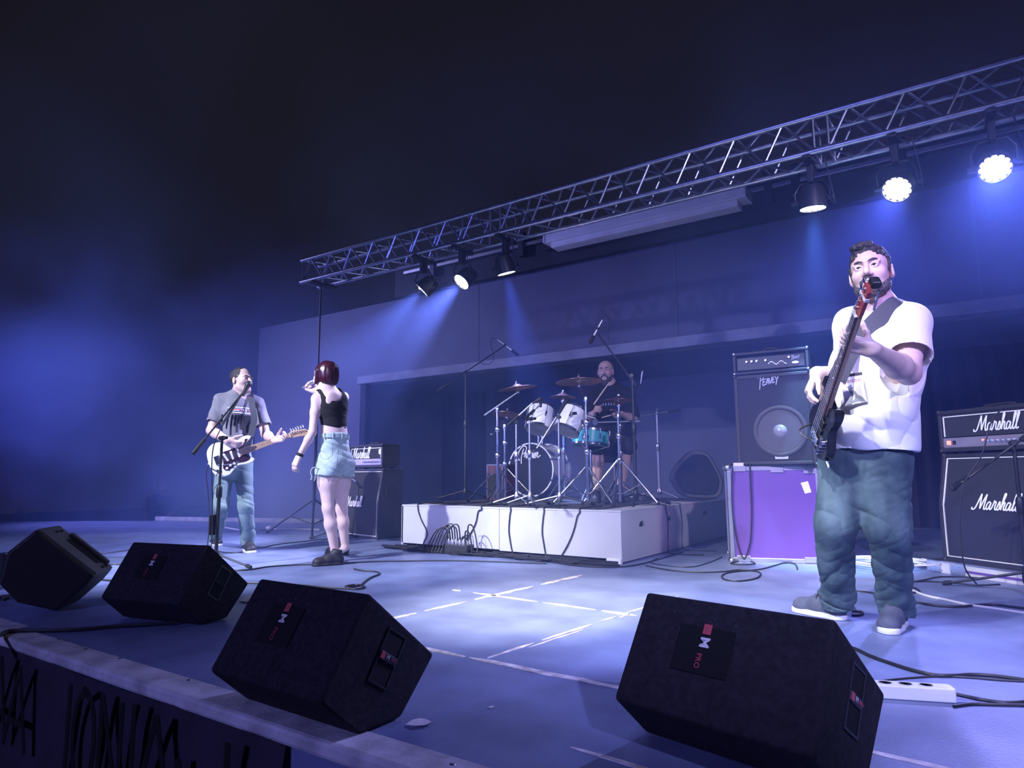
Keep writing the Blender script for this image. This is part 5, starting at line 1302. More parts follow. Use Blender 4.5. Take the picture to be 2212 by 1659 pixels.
# ================================================================== BASS PLAYER
def bass_player():
    g=G(1858,1360); J=stand_at(g); n=Vector((g.x,g.y,0)).normalized(); r=Vector((n.y,-n.x,0)); f0=-n
    fw=(f0*.93-r*.36).normalized(); lf=UP.cross(fw)
    T=thing('person','bass player in a white tee and blue jeans, dark beard, looking at the camera','person',g)
    # instrument line first: hands close on it
    tail=J(1766,962,.10); tip=J(1887,612,.78); a=(tip-tail); L=a.length; a.normalize()
    nf=(-r*.93+f0*.32); z=(nf-a*nf.dot(a)).normalized(); y=z.cross(a)
    mg=Matrix((a,y,z)).transposed().to_4x4(); mg.translation=tail
    if y.z>0 and False: pass
    heelR=G(1829,1342); toeR=heelR+(G(1735,1323)-heelR).normalized()*.285
    heelL=G(1944,1347); toeL=heelL+(G(1901,1383)-heelL).normalized()*.285
    ankR=heelR+(toeR-heelR)*.15+UP*.085; ankL=heelL+(toeL-heelL)*.13+UP*.085
    pel=J(1868,988,0); che=J(1893,775,.01); nb=J(1902,668,-.01)
    shL=J(1966,697,.05); shR=J(1838,699,-.07)
    # left hand on the neck
    N=J(1841,731,.10+(731-962)/(612-962)*.68); hdL=(-r*.84+UP*.28+f0*.22).normalized(); tsL=a.copy(); tsL=(tsL-hdL*tsL.dot(hdL)).normalized(); pnL=hdL.cross(tsL)
    wL=N-hdL*.078-pnL*.036
    elL=J(1962,806,.20)
    # right hand plucking
    wR=J(1764,806,.14); hdR=(-r*.42-UP*.86+f0*.12).normalized(); tsR=(f0*.85+UP*.25+r*.2)
    elR=J(1838,815,-.14)
    hc=J(1881,590,.05); hf=(f0*.95-r*.20+UP*.07); hu=UP-r*.09
    sk=Sc()
    P,R=head(sk,hc,hf,hu,1.06)
    sk.cone(P(0,-.022,-.05),nb-UP*.01,.058,.064,.03); sk.cone(nb,nb-UP*.05,.065,.08,.04)
    sk.cone(shL-UP*.01,shR-UP*.01,.055,.055,.05); sk.cone(che,pel,.14,.13,.05,flat=(fw,.72))
    sk.cone(nb-UP*.03,che,.08,.12,.05,flat=(fw,.75))
    limb(sk,shL,elL,wL,(.058,.060,.047,.052,.032),.025); limb(sk,shR,elR,wR,(.055,.055,.046,.050,.031),.025)
    hand(sk,wL,hdL,tsL,((.55,.75,.6),(.6,.8,.6),(.65,.85,.6),(.6,.9,.6)),1.0,(.3,.1,.95),.16,.5)
    hand(sk,wR,hdR,tsR,((.55,.55,.35),(.75,.5,.35),(.65,.45,.3),(.5,.4,.3)),1.02,(.75,.3,.45),.30,.3,rt=True)
    for kn,an,hp in ((J(1803,1132,.05),ankR,J(1825,1000,0)),(J(1918,1142,.05),ankL,J(1905,1000,.03))):
        sk.cone(hp,kn,.08,.055,.03); sk.cone(kn,an,.055,.04,.03)
    body=sk.obj('body',.0036,'skin',T)
    eyes(body,P,R,1.06,(-.01,.0)); brows(body,P,1.06)
    # ears are part of the body; beard, moustache and hair are children
    bd=Sc(); s=1.06
    for q in (-1,1):
        bd.cone(P(q*.058,.010,-.050),P(q*.045,.028,-.080),.0165*s,.022*s,.02); bd.cone(P(q*.045,.028,-.080),P(q*.015,.068,-.104),.0235*s,.024*s,.02)
        bd.cone(P(q*.004,.0985,-.0535),P(q*.030,.083,-.062),.0060*s,.0058*s,.006); bd.cone(P(q*.030,.083,-.062),P(q*.033,.074,-.088),.006*s,.009*s,.008)
    bd.ell(P(0,.074,-.106),(.030*s,.024*s,.026*s),R,.015)
    bd.ell(P(0,.100,-.071),(.026*s,.022*s,.0125*s),R,.006,'s')
    bd.obj('beard',.0032,'beard',body,lambda V,Nn:(fbm(V*170,2)-.5)*.0045)
    hr=Sc()
    hr.ell(P(0,-.020,.046),(.0785*s,.099*s,.088*s),R,.02)
    hr.ell(P(0,.112,.004),(.066*s,.085*s,.080*s),R,.014,'s'); hr.half(P(0,0,-.015),Vector(tuple(-R[:,2]))+Vector(tuple(R[:,1]))*.55,.01)
    hr.ell(P(-.012,.045,.112),(.050*s,.034*s,.020*s),R,.02)
    for q in (-1,1): hr.cone(P(q*.075,.010,.030),P(q*.074,.014,-.018),.007*s,.005*s,.012)
    hr.obj('hair',.0032,'hair',body,lambda V,Nn:(fbm(V*75,2)-.45)*.016+(fbm(V*190,2)-.5)*.007)
    # tee
    te=Sc()
    te.cone(J(1878,955,.02),J(1891,800,.02),.205,.190,.05,flat=(fw,.74)); te.cone(J(1891,800,.02),J(1898,725,.0),.190,.165,.05,flat=(fw,.70))
    te.ell(J(1868,905,.06),(.165,.135,.15),R3(lf,fw,UP),.06)
    te.cone(shL-UP*.005,shR-UP*.005,.072,.066,.05); te.cone(nb-UP*.02,shL,.062,.07,.05); te.cone(nb-UP*.02,shR,.062,.066,.05)
    eL=shL.lerp(elL,.62); eL=eL+(shL-che).normalized()*.01
    dL=(elL-shL).normalized(); te.cone(shL,eL+dL*.06,.078,.092,.03); te.halfin(eL,dL,eL+dL*.10,.115,.004)
    te.cone(eL-dL*.008,eL+dL*.09,.071,.076,.004,'s')
    dR=(elR-shR).normalized(); eR=shR.lerp(elR,.62); te.cone(shR,eR+dR*.05,.072,.084,.03); te.halfin(eR,dR,eR+dR*.09,.10,.004)
    te.half(J(1880,974,.1),(-UP*1+r*-.04),.004)
    te.cone(J(1880,965,.02),J(1878,1010,.02),.185,.19,.004,'s',flat=(fw,.72))
    te.cone(nb+UP*.0+f0*.03,nb+UP*.12+f0*.01,.076,.085,.012,'s'); te.cone(nb+f0*.045-UP*.035-r*.012,nb+f0*.10+UP*.05,.042,.05,.014,'s')
    def td(V,Nn):
        h=(V[:,2]-che.z); w=np.clip(-(h-.05)*2.2,.25,1.)
        return folds(V,(r*.6+UP).normalized(),8,.011,1.3,2.6)*w+folds(V,(r-UP*.7),6,.009,5.1,2.4)*w
    tee=te.obj('tee_shirt',.0052,'tee',T,td)
    # jeans
    je=Sc(); kR=J(1803,1134,.06); kL=J(1920,1142,.06); hR=J(1824,1006,.0); hL=J(1906,1006,.03)
    je.cone(J(1838,985,0),J(1902,985,.02),.112,.115,.04,flat=(fw,1.0)); je.cone(J(1870,962,.01),J(1870,990,.01),.178,.180,.04,flat=(fw,.72))
    je.cone(hR,kR,.108,.088,.05); je.cone(kR,ankR-UP*.02,.088,.074,.03); je.cone(hL,kL,.110,.092,.05); je.cone(kL,ankL-UP*.02,.092,.077,.03)
    je.ell(ankR+UP*.035,(.084,.084,.045),None,.03); je.ell(ankL+UP*.035,(.088,.088,.045),None,.03)
    je.half(ankR*.5+ankL*.5-UP*.052,-UP,.004); je.half(J(1870,955,0),UP,.004)
    # hollow cuffs
    for an,he,to in ((ankR,heelR,toeR),(ankL,heelL,toeL)): je.cone(an-UP*.08,an-UP*.02,.072,.066,.004,'s')
    def jd(V,Nn):
        h=V[:,2]; low=np.clip((.42-h)/.30,0,1); kn=np.exp(-((h-.47)/.12)**2)
        return folds(V,(UP+r*.35),17,.0085,2.2,4.2)*(.25+low*1.2+kn*.7)+folds(V,(UP-r*.5),30,.0045,8.8,4.0)*(.35+low)+(fbm(V*60,2)-.5)*.002
    jn=je.obj('jeans',.0055,'jeans',T,jd)
    shoe(T,heelR,toeR,'shoe','sole',1.06,.105); shoe(T,heelL,toeL,'shoe','sole',1.06,.105)
    # ring on the plucking hand side finger is not visible; guitar
    gt=guitar('black bass guitar with red-tipped headstock, neck pointing at the camera',mg,L,.86,'gtrblack','maple','redwood','pickguard',4,True)
    from mathutils.bvhtree import BVHTree
    pm=MW[T.name]; bv=BVHTree.FromPolygons([pm@v.co for v in tee.data.vertices],[tuple(p.vertices) for p in tee.data.polygons])
    def front(px,py,off):
        d=ray(px,py).normalized(); h=bv.ray_cast(Vector((0,0,CAMZ)),d)
        return h[0]-d*off if h[0] is not None else J(px,py,.1)
    st=B(); W1=(r*.66-UP*.75); tl=J(1960,640,.0); hh=bv.ray_cast(tl+UP*.3,-UP); top=(hh[0] if hh[0] is not None else tl)+UP*.006
    ribbon(st,[tail+a*.36-z*.02+y*.07,front(1842,752,.03),front(1866,722,.014),front(1894,692,.011),front(1922,666,.010),front(1944,652,.009),top,top-f0*.10-UP*.05,J(1955,740,-.20),J(1900,840,-.21),J(1850,905,-.14),tail-z*.01],
        [W1,W1,W1,W1,W1,r*.75-UP*.6,r*.9-UP*.35,r,r,r+UP,UP,UP],.078,.004)
    o=st.obj('guitar_strap','strap',gt,smooth=True)
    B(mg).box((L-.014,-.022,-.022),(L+.018,.022,.014)).obj('clip_tuner','black',gt,bevel=.008)
    B(mg).tube([(L-.010,-.030,-.012),(L-.095,-.036,-.016)],.0050,8).obj('tuner_arm','chrome',gt,smooth=True)
    B(mg).box((L*.93,-.031,.008),(L*.945,.0315,.0245)).obj('headstock_band','paper',gt)
    cable('guitar_lead','',[tail+a*.05-y*.12,J(1757,953,.16),J(1745,947,.16),J(1728,934,.15),J(1731,925,.13),J(1748,917,.10),J(1764,913,.06)],.0045,'cable',parent=gt)
    # lanyard pass
    df=max((front(px,py,0)-g).dot(f0) for px,py in ((1818,816),(1858,810),(1866,862),(1830,870),(1845,840)))+.012
    pq=[J(1813,812,df),J(1862,805,df),J(1873,868,df+.01),J(1826,877,df+.01)]
    t=thing('lanyard_pass','white event pass with reddish heading hanging on the bass player\'s chest','pass',pq[0])
    nn=(pq[1]-pq[0]).cross(pq[3]-pq[0]).normalized()
    if nn.dot(f0)<0: nn=-nn
    b=B(); b.add(pq+[p-nn*.002 for p in pq],[(3,2,1,0),(4,5,6,7),(0,1,5,4),(1,2,6,5),(2,3,7,6),(3,0,4,7)]); b.obj('card','paper',t)
    ux=(pq[1]-pq[0]);vy=(pq[3]-pq[0]); c0=pq[0]+nn*.001
    Q=lambda u,v: c0+ux*u+vy*v
    fm=frame3(c0,ux,-vy); W=ux.length; H=vy.length
    B().add([Q(.0,-.02),Q(1,-.02),Q(1,.07),Q(0,.07)]+[Q(.0,-.02)+nn*.001,Q(1,-.02)+nn*.001,Q(1,.07)+nn*.001,Q(0,.07)+nn*.001],[(3,2,1,0),(4,5,6,7),(0,1,5,4),(1,2,6,5),(2,3,7,6),(3,0,4,7)]).obj('top_band','black',t)
    hm=mat('heading_ink',(.42,.16,.18),.6); fg=mat('grey_print',(.22,.24,.30),.6)
    def SL(lines,mm,w,name): 
        bb=B()
        for l in lines: bb.tube([Q(u,v) for u,v in l],w,5,squash=(nn,.2))
        o=bb.obj(name,mm,t); return o
    SL([[(.17,.16),(.10,.19),(.17,.23),(.22,.27),(.15,.31),(.09,.27),(.15,.23),(.21,.19),(.17,.16)]],hm,.0022,'heading')
    SL([[(.27+.085*k,.19),(.33+.085*k,.19)] for k in range(8)]+[[(.27+.085*k,.26),(.33+.085*k,.26)] for k in range(8)]+[[(.28+.085*k,.19),(.28+.085*k,.26)] for k in range(8)]+[[(.32+.085*k,.19),(.32+.085*k,.22)] for k in range(0,8,2)],hm,.0013,'heading_letters')
    pts_=[(.24,.40),(.42,.33),(.46,.42),(.36,.50),(.55,.56),(.62,.68),(.80,.78),(.92,.92),(.55,.90),(.30,.92),(.48,.80),(.52,.68),(.30,.58)]
    m_=len(pts_); vs=[Q(*p)+nn*.0006 for p in pts_]+[Q(*p)+nn*.0012 for p in pts_]
    B().add(vs,[tuple(range(m_)),tuple(range(2*m_-1,m_-1,-1))]).obj('printed_figure',fg,t)
    SL([[(.08,.97),(.30,.965)],[(.36,.965),(.6,.955)],[(.66,.955),(.95,.945)]],fg,.0014,'footer')
    B().tube([Q(.45,-.02),Q(.42,-.16),Q(.36,-.22)],.006,8).obj('clip','steel',t,smooth=True)
    b=B(); ribbon(b,[Q(.40,-.16),front(1838,778,.012),front(1846,758,.008)],[r,r,r],.026,.002); ribbon(b,[front(1846,758,.008),front(1858,735,.006),front(1872,706,.006),front(1893,676,.006)],[r]*4,.018,.002)
    b.obj('lanyard','paper',t,smooth=True)
    return T
bass_player()
# ================================================================== WOMAN WITH THE MICROPHONE
def woman():
    g=G(716,1213); J=stand_at(g); n=Vector((g.x,g.y,0)).normalized(); r=Vector((n.y,-n.x,0)); f0=-n
    fw=(-f0*.80-r*.60).normalized(); lf=UP.cross(fw)
    T=thing('person','woman seen from behind in black crop top and pale denim shorts, singing into a microphone','person',g)
    heelL=G(743,1219); toeL=heelL+(G(682,1223)-heelL).normalized()*.245; heelR=G(752,1200); toeR=heelR+(Vector((-r))*.6-f0*.5).normalized()*.24
    ankL=heelL+(toeL-heelL)*.24+UP*.075; ankR=heelR+(toeR-heelR)*.24+UP*.075
    ankL=J(724,1196,.0); ankR=J(746,1182,-.18)
    hL=J(706,1015,.03); hR=J(738,1012,-.05); kL=J(709,1098,.06); kR=J(738,1100,-.14)
    pel=J(722,1000,-.01); wa=J(722,940,-.0); che=J(718,875,.0); nb=J(706,838,.0)
    shL=J(684,862,.05); shR=J(742,858,-.10)
    elL=J(675,934,.10); wL=J(646,985,.10); elR=J(705,905,-.26); wR=J(682,846,-.20)
    hc=J(703,808,-.01); hf=(-f0*.55-r*.85); hu=UP-r*.05
    sk=Sc(); P,R=head(sk,hc,hf,hu,.93)
    sk.cone(P(0,-.02,-.05),nb,.044,.046,.03); sk.cone(nb,nb-UP*.04,.046,.07,.04)
    sk.cone(shL,shR,.040,.040,.04); sk.cone(nb-UP*.05,che,.085,.115,.06,flat=(fw,.72)); sk.cone(che,wa,.118,.103,.05,flat=(fw,.74)); sk.cone(wa,pel,.104,.15,.05,flat=(fw,.78))
    for q in (-1,1): sk.ell(che+lf*q*.055-fw*.06+UP*.03,(.045,.02,.06),R3(lf,fw,UP),.04)
    limb(sk,shL,elL,wL,(.043,.039,.031,.033,.021),.02); limb(sk,shR,elR,wR,(.042,.038,.031,.033,.021),.02)
    hd=(wL-elL).normalized(); hand(sk,wL,(hd*.9-UP*.25),(fw*.8+UP*.1),(.35,.45,.5,.55),.90,(.5,.4,.3),.10,.3)
    mp=J(655,835,-.24); hdr=(mp-wR).normalized(); hand(sk,wR,(-r*.75+UP*.35-f0*.25),(UP*.5-f0*.6),((.9,1.0,.7),(.95,1.0,.7),(1.,1.,.7),(1.05,1.,.7)),.90,(.3,.1,.9),.06,.5,rt=True)
    sk.cone(hL,hL.lerp(kL,.35),.080,.070,.04); sk.cone(hL.lerp(kL,.35),kL,.070,.046,.04); sk.cone(kL,kL.lerp(ankL,.35)+f0*.012,.045,.048,.03); sk.cone(kL.lerp(ankL,.35)+f0*.012,ankL,.048,.030,.03)
    sk.cone(hR,hR.lerp(kR,.35),.078,.068,.04); sk.cone(hR.lerp(kR,.35),kR,.068,.046,.04); sk.cone(kR,kR.lerp(ankR,.35)+f0*.012,.045,.048,.03); sk.cone(kR.lerp(ankR,.35)+f0*.012,ankR,.048,.030,.03)
    sk.cone(ankL,heelL.lerp(toeL,.3)+UP*.04,.032,.03,.02); sk.cone(ankR,heelR.lerp(toeR,.3)+UP*.04,.032,.03,.02)
    body=sk.obj('body',.0052,'skin2',T)
    eyes(body,P,R,.93)
    hr=Sc(); s=.93
    hr.ell(P(0,-.018,.030),(.094*s,.106*s,.092*s),R,.02); hr.ell(P(0,-.036,-.045),(.098*s,.082*s,.085*s),R,.05)
    for q in (-1,1): hr.cone(P(q*.082,.02,.02),P(q*.078,.040,-.085),.024*s,.018*s,.03)
    hr.ell(P(0,.125,-.03),(.058*s,.075*s,.105*s),R,.014,'s')
    hr.half(P(0,0,-.122),-Vector(tuple(R[:,2])),.03)
    hr.obj('hair',.0045,'bob',body,lambda V,Nn:(vnoise(np.stack([V[:,0]*70,V[:,1]*70,V[:,2]*9],1))-.5)*.006)
    tp=Sc()
    tp.cone(che+UP*.03,wa+UP*.045,.125,.108,.05,flat=(fw,.76)); tp.cone(nb-UP*.06,che,.095,.122,.05,flat=(fw,.75)); tp.cone(shL-UP*.01,shR-UP*.01,.036,.036,.03)
    for q in (-1,1): tp.ell(che+lf*q*.06+fw*.075+UP*.0,(.06,.05,.06),R3(lf,fw,UP),.03)
    tp.half(J(722,931,.0),-UP,.004)
    tp.ell(nb-fw*.09-UP*.012,(.085,.125,.112),R3(lf,fw,UP),.012,'s'); tp.ell(nb+UP*.04,(.082,.10,.10),R3(lf,fw,UP),.03,'s')
    for q,sh_ in ((1,shL),(-1,shR)):
        tp.ell(sh_+lf*q*(.030 if q>0 else .034)-UP*.03,(.040,.10,.075),R3(lf,fw,UP),.012,'s')
    tp.obj('crop_top',.0045,'blacktee',T,lambda V,Nn:folds(V,(UP+r*.3),22,.003,3.3,3)+.004)
    so=Sc()
    so.cone(J(722,938,0),pel,.121,.152,.05,flat=(fw,.82)); so.cone(pel,hL.lerp(kL,.16),.12,.108,.05); so.cone(pel,hR.lerp(kR,.16),.12,.106,.05)
    for q in (-1,1): so.ell(pel+lf*q*.065-fw*.07-UP*.02,(.085,.075,.095),R3(lf,fw,UP),.04)
    so.cone(hL,hL.lerp(kL,.30),.096,.104,.02); so.cone(hR,hR.lerp(kR,.22),.094,.102,.02)
    ct=J(727,1036,0); so.cone(ct-fw*.25-UP*.03,ct+fw*.25-UP*.03,.034,.034,.02,'s'); so.cone(ct-fw*.25+UP*.03,ct+fw*.25+UP*.03,.010,.010,.02,'s')
    so.half(J(722,936,.0),UP,.004)
    pl=(-UP*.92-r*.12); so.half(J(706,1028,0),-UP-r*.06,.004)
    so.cone(hL.lerp(kL,.20),hL.lerp(kL,.5),.084,.090,.004,'s'); so.cone(hR.lerp(kR,.20),hR.lerp(kR,.5),.080,.088,.004,'s')
    sho=so.obj('denim_shorts',.0048,'shorts',T,lambda V,Nn:folds(V,(UP+r*.5),20,.006,4.4,3)+folds(V,(UP-r*.8),14,.004,6.4,3))
    decal('seam_line','jeans2',T,J(722,985,.0),r,UP,[[(.028,.17),(.030,.08),(.026,.0),(.020,-.07),(.012,-.12)],[(-.115,.10),(-.11,.0),(-.065,-.03),(-.02,.0),(-.015,.10)],[(.06,.10),(.062,.01),(.095,-.02),(.12,.01)]],sho,.004,.001)
    # waistband, belt loops, frayed hem
    cen=J(722,940,0); WB=B(); P1=[]
    for k in range(33):
        an=2*math.pi*k/32; P1.append(cen+lf*math.cos(an)*.126+fw*math.sin(an)*.104-UP*.010)
    ribbon(WB,P1,[UP]*33,.032,.008,1); WB.obj('waistband','shorts',sho)
    for an in (200,235,270,305,340):
        q=cen+lf*math.cos(RAD(an))*.131+fw*math.sin(RAD(an))*.109-UP*.010; B().bar(q-UP*.024,q+UP*.022,.010,.008,fw).obj('belt_loop','shorts',sho)
    rr=random.Random(4); FR=B()
    for cpt,rad in ((hL.lerp(kL,.20),.098),(hR.lerp(kR,.18),.096)):
        for k in range(34):
            an=2*math.pi*k/34; q=cpt+r*math.cos(an)*rad+f0*math.sin(an)*rad; q.z=J(706,1026,0).z+rr.uniform(-.002,.006)
            FR.tube([q,q-UP*rr.uniform(.015,.06)+r*rr.uniform(-.01,.01)],.0018,4)
    fo=FR.obj('frayed_hem','shorts',sho); fo['kind']='stuff'
    q=J(676,1022,.10); B().tube(smooth_path([J(690,1013,.11),J(677,1010,.12),J(671,1020,.12),J(674,1030,.12),J(671,1037,.12)],4),.005,6).obj('loose_thread','shorts',sho,smooth=True)
    shoe(T,heelL,toeL,'bshoe','bshoe',.92,.11,lace=False); shoe(T,heelR,toeR,'bshoe','bshoe',.92,.11,lace=False)
    hd=(wL-elL).normalized(); B().lathe([(.027,-.012),(.031,-.006),(.031,.010),(.027,.014)],wL-hd*.012,hd,16).obj('bracelet','rubber',T,smooth=True)
    B().ball(wL-hd*.012+f0*.03,.014,8,(1,1,.6)).obj('bracelet_bead','black',T,smooth=True)
    m=vocal_mic('microphone held to the woman\'s mouth by her right hand',J(673,826,-.20),J(654,838,-.27),.022,'silver')
    return T
woman()
# ================================================================== GUITARIST
def guitarist():
    g=G(508,1196); J=stand_at(g); n=Vector((g.x,g.y,0)).normalized(); r=Vector((n.y,-n.x,0)); f0=-n
    fw=(f0*.80+r*.60).normalized(); lf=UP.cross(fw)
    T=thing('person','singing guitarist in grey printed tee and faded jeans at the boom microphone','person',g)
    heelR=G(461,1176); toeR=heelR+(G(497,1194)-heelR).normalized()*.28; heelL=G(533,1190); toeL=heelL+(f0*.9+r*.12).normalized()*.28
    ankR=heelR+(toeR-heelR)*.2+UP*.10; ankL=heelL+(toeL-heelL)*.2+UP*.09
    hR=J(486,1006,.0); hL=J(525,1008,.0); kR=J(477,1094,.06); kL=J(531,1092,.06)
    pel=J(506,996,0); che=J(515,890,.0); nb=J(520,850,.0); shR=J(478,866,.02); shL=J(556,872,-.02)
    tail=J(451,1002,.20); tip=J(664,928,.20); a=(tip-tail); L=a.length; a.normalize()
    nf=(f0*.94+r*.15+UP*.2); z=(nf-a*nf.dot(a)).normalized(); y=z.cross(a); mg=Matrix((a,y,z)).transposed().to_4x4(); mg.translation=tail
    elR=J(456,930,.06); wR=J(492,952,.28); elL=J(574,938,.06); wL=J(592,951,.22)
    sk=Sc(); hc=J(522,822,.04); hf=(f0*.72+r*.66+UP*.10); P,R=head(sk,hc,hf,UP,1.02,True,.005)
    sk.cone(P(0,-.02,-.05),nb,.054,.060,.03); sk.cone(nb,nb-UP*.05,.06,.08,.04)
    sk.cone(shL,shR,.05,.05,.05); sk.cone(nb-UP*.04,che,.09,.13,.05,flat=(fw,.75)); sk.cone(che,pel,.125,.12,.05,flat=(fw,.75))
    limb(sk,shR,elR,wR,(.052,.050,.040,.043,.029),.02); limb(sk,shL,elL,wL,(.052,.050,.040,.043,.029),.02)
    hand(sk,wR,(r*.8-UP*.35+f0*.2),(UP*.5+f0*.5+r*.2),((.6,.7,.4),(.7,.7,.4),(.75,.7,.4),(.8,.7,.4)),1.0,(.5,.2,.5),.08,.4,rt=True)
    hand(sk,wL,(r*.75+UP*.15+f0*.45),(a*.8+UP*.3),((.5,.9,.6),(.5,.9,.6),(.5,.9,.6),(.5,.9,.6)),1.0,(.4,.2,.6),.12,.4)
    for h_,k_,an in ((hR,kR,ankR),(hL,kL,ankL)): sk.cone(h_,k_,.075,.05,.03); sk.cone(k_,an,.05,.038,.03)
    body=sk.obj('body',.0058,'skin',T); eyes(body,P,R,1.02); brows(body,P,1.02)
    B().ball(P(0,.094,-.068),.013,8,(1.3,.5,.6),Matrix(R.tolist())).obj('mouth','lip',body,smooth=True)
    hr=Sc(); s=1.02; hr.ell(P(0,-.020,.040),(.081*s,.098*s,.084*s),R,.02); hr.ell(P(0,.10,.030),(.070*s,.085*s,.095*s),R,.014,'s'); hr.half(P(0,0,-.03),-Vector(tuple(R[:,2]))+Vector(tuple(R[:,1]))*.5,.01)
    hr.obj('hair',.0048,'hair',body,lambda V,Nn:(fbm(V*80,2)-.45)*.008)
    te=Sc(); te.cone(J(508,985,.0),che,.150,.158,.05,flat=(fw,.76)); te.cone(che,nb-UP*.06,.158,.12,.05,flat=(fw,.72))
    te.cone(shL-UP*.005,shR-UP*.005,.064,.064,.05); te.cone(nb-UP*.02,shL,.055,.06,.05); te.cone(nb-UP*.02,shR,.055,.06,.05)
    for s_,e_,q in ((shR,elR,.66),(shL,elL,.66)):
        d=(e_-s_).normalized(); e=s_.lerp(e_,q); te.cone(s_,e+d*.05,.064,.074,.03); te.halfin(e,d,e+d*.09,.098,.004); te.cone(e-d*.008,e+d*.08,.056,.060,.004,'s')
    te.half(J(508,1000,0),-UP,.004); te.cone(nb+f0*.02,nb+UP*.1,.070,.075,.012,'s')
    tee=te.obj('tee_shirt',.006,'greytee',T,lambda V,Nn:folds(V,(UP+r*.5),10,.008,2.7,2.4)+folds(V,(r-UP*.4),9,.005,9.1,2))
    # chest print: lettering box over a dark drip
    o=J(519,887,.12); px_=1/242
    ex=lf; 
    decal('chest_print','logo',T,o,ex,UP,[[(-.10,-.018),(-.085,.025),(.10,.022),(.10,-.022),(-.10,-.018)],[(-.07,-.002),(-.02,.0)],[(.02,-.004),(.02,.012)],[(.05,-.004),(.05,.012)]],tee,.009)
    decal('chest_print','red',T,o,ex,UP,[[(-.075,.004),(-.03,.006),(0,.004)],[(.07,.004),(.085,.002)]],tee,.014)
    decal('chest_print','blacktee',T,o,ex,UP,[[(-.11+.022*k,-.04),(-.11+.022*k,-.11-.03*((k*7)%5))] for k in range(11)],tee,.024)
    je=Sc(); je.cone(J(490,996,0),J(522,996,0),.095,.095,.04); je.cone(J(506,985,0),J(506,1000,0),.148,.150,.04,flat=(fw,.76))
    je.cone(hR,kR,.086,.068,.03); je.cone(kR,ankR-UP*.04,.068,.068,.03); je.cone(hL,kL,.086,.068,.03); je.cone(kL,ankL-UP*.03,.068,.070,.03)
    je.half(Vector((0,0,.055)),-UP,.004); je.half(J(506,978,0),UP,.004)
    for an in (ankR,ankL): je.cone(an-UP*.1,an-UP*.03,.055,.048,.004,'s')
    def jd(V,Nn):
        h=V[:,2]; low=np.clip((.40-h)/.3,0,1); kn=np.exp(-((h-.48)/.12)**2); return folds(V,(UP+r*.4),17,.0075,3.2,4)*(.25+low*1.1+kn*.7)
    je.obj('jeans',.006,'jeans2',T,jd)
    shoe(T,heelR,toeR,'bshoe','sole',1.04,.10,False); shoe(T,heelL,toeL,'bshoe','sole',1.04,.10,False)
    gt=guitar('cream electric guitar with dark pickguard and maple neck, played left of the woman',mg,L,.98,'gtrwhite','maple','maple','pickguard',6,False)
    b=B(); ribbon(b,[tail+a*.40+y*.11+z*.0,J(549,905,.155),J(545,880,.125),J(541,855,.06),J(535,845,-.05),J(520,870,-.17),J(490,930,-.18),J(462,975,-.05),tail-a*.005],[r]*3+[r]*3+[UP+r]*2+[UP],.055,.004)
    b.obj('guitar_strap','strap',gt,smooth=True)
    cable('guitar_lead','',[tail+a*.06-y*.12+z*.04,J(450,1010,.22),J(446,1030,.15),J(449,1060,.1),J(452,1110,.1),J(450,1160,.1),J(447,1185,.05)],.004,parent=gt)
guitarist()
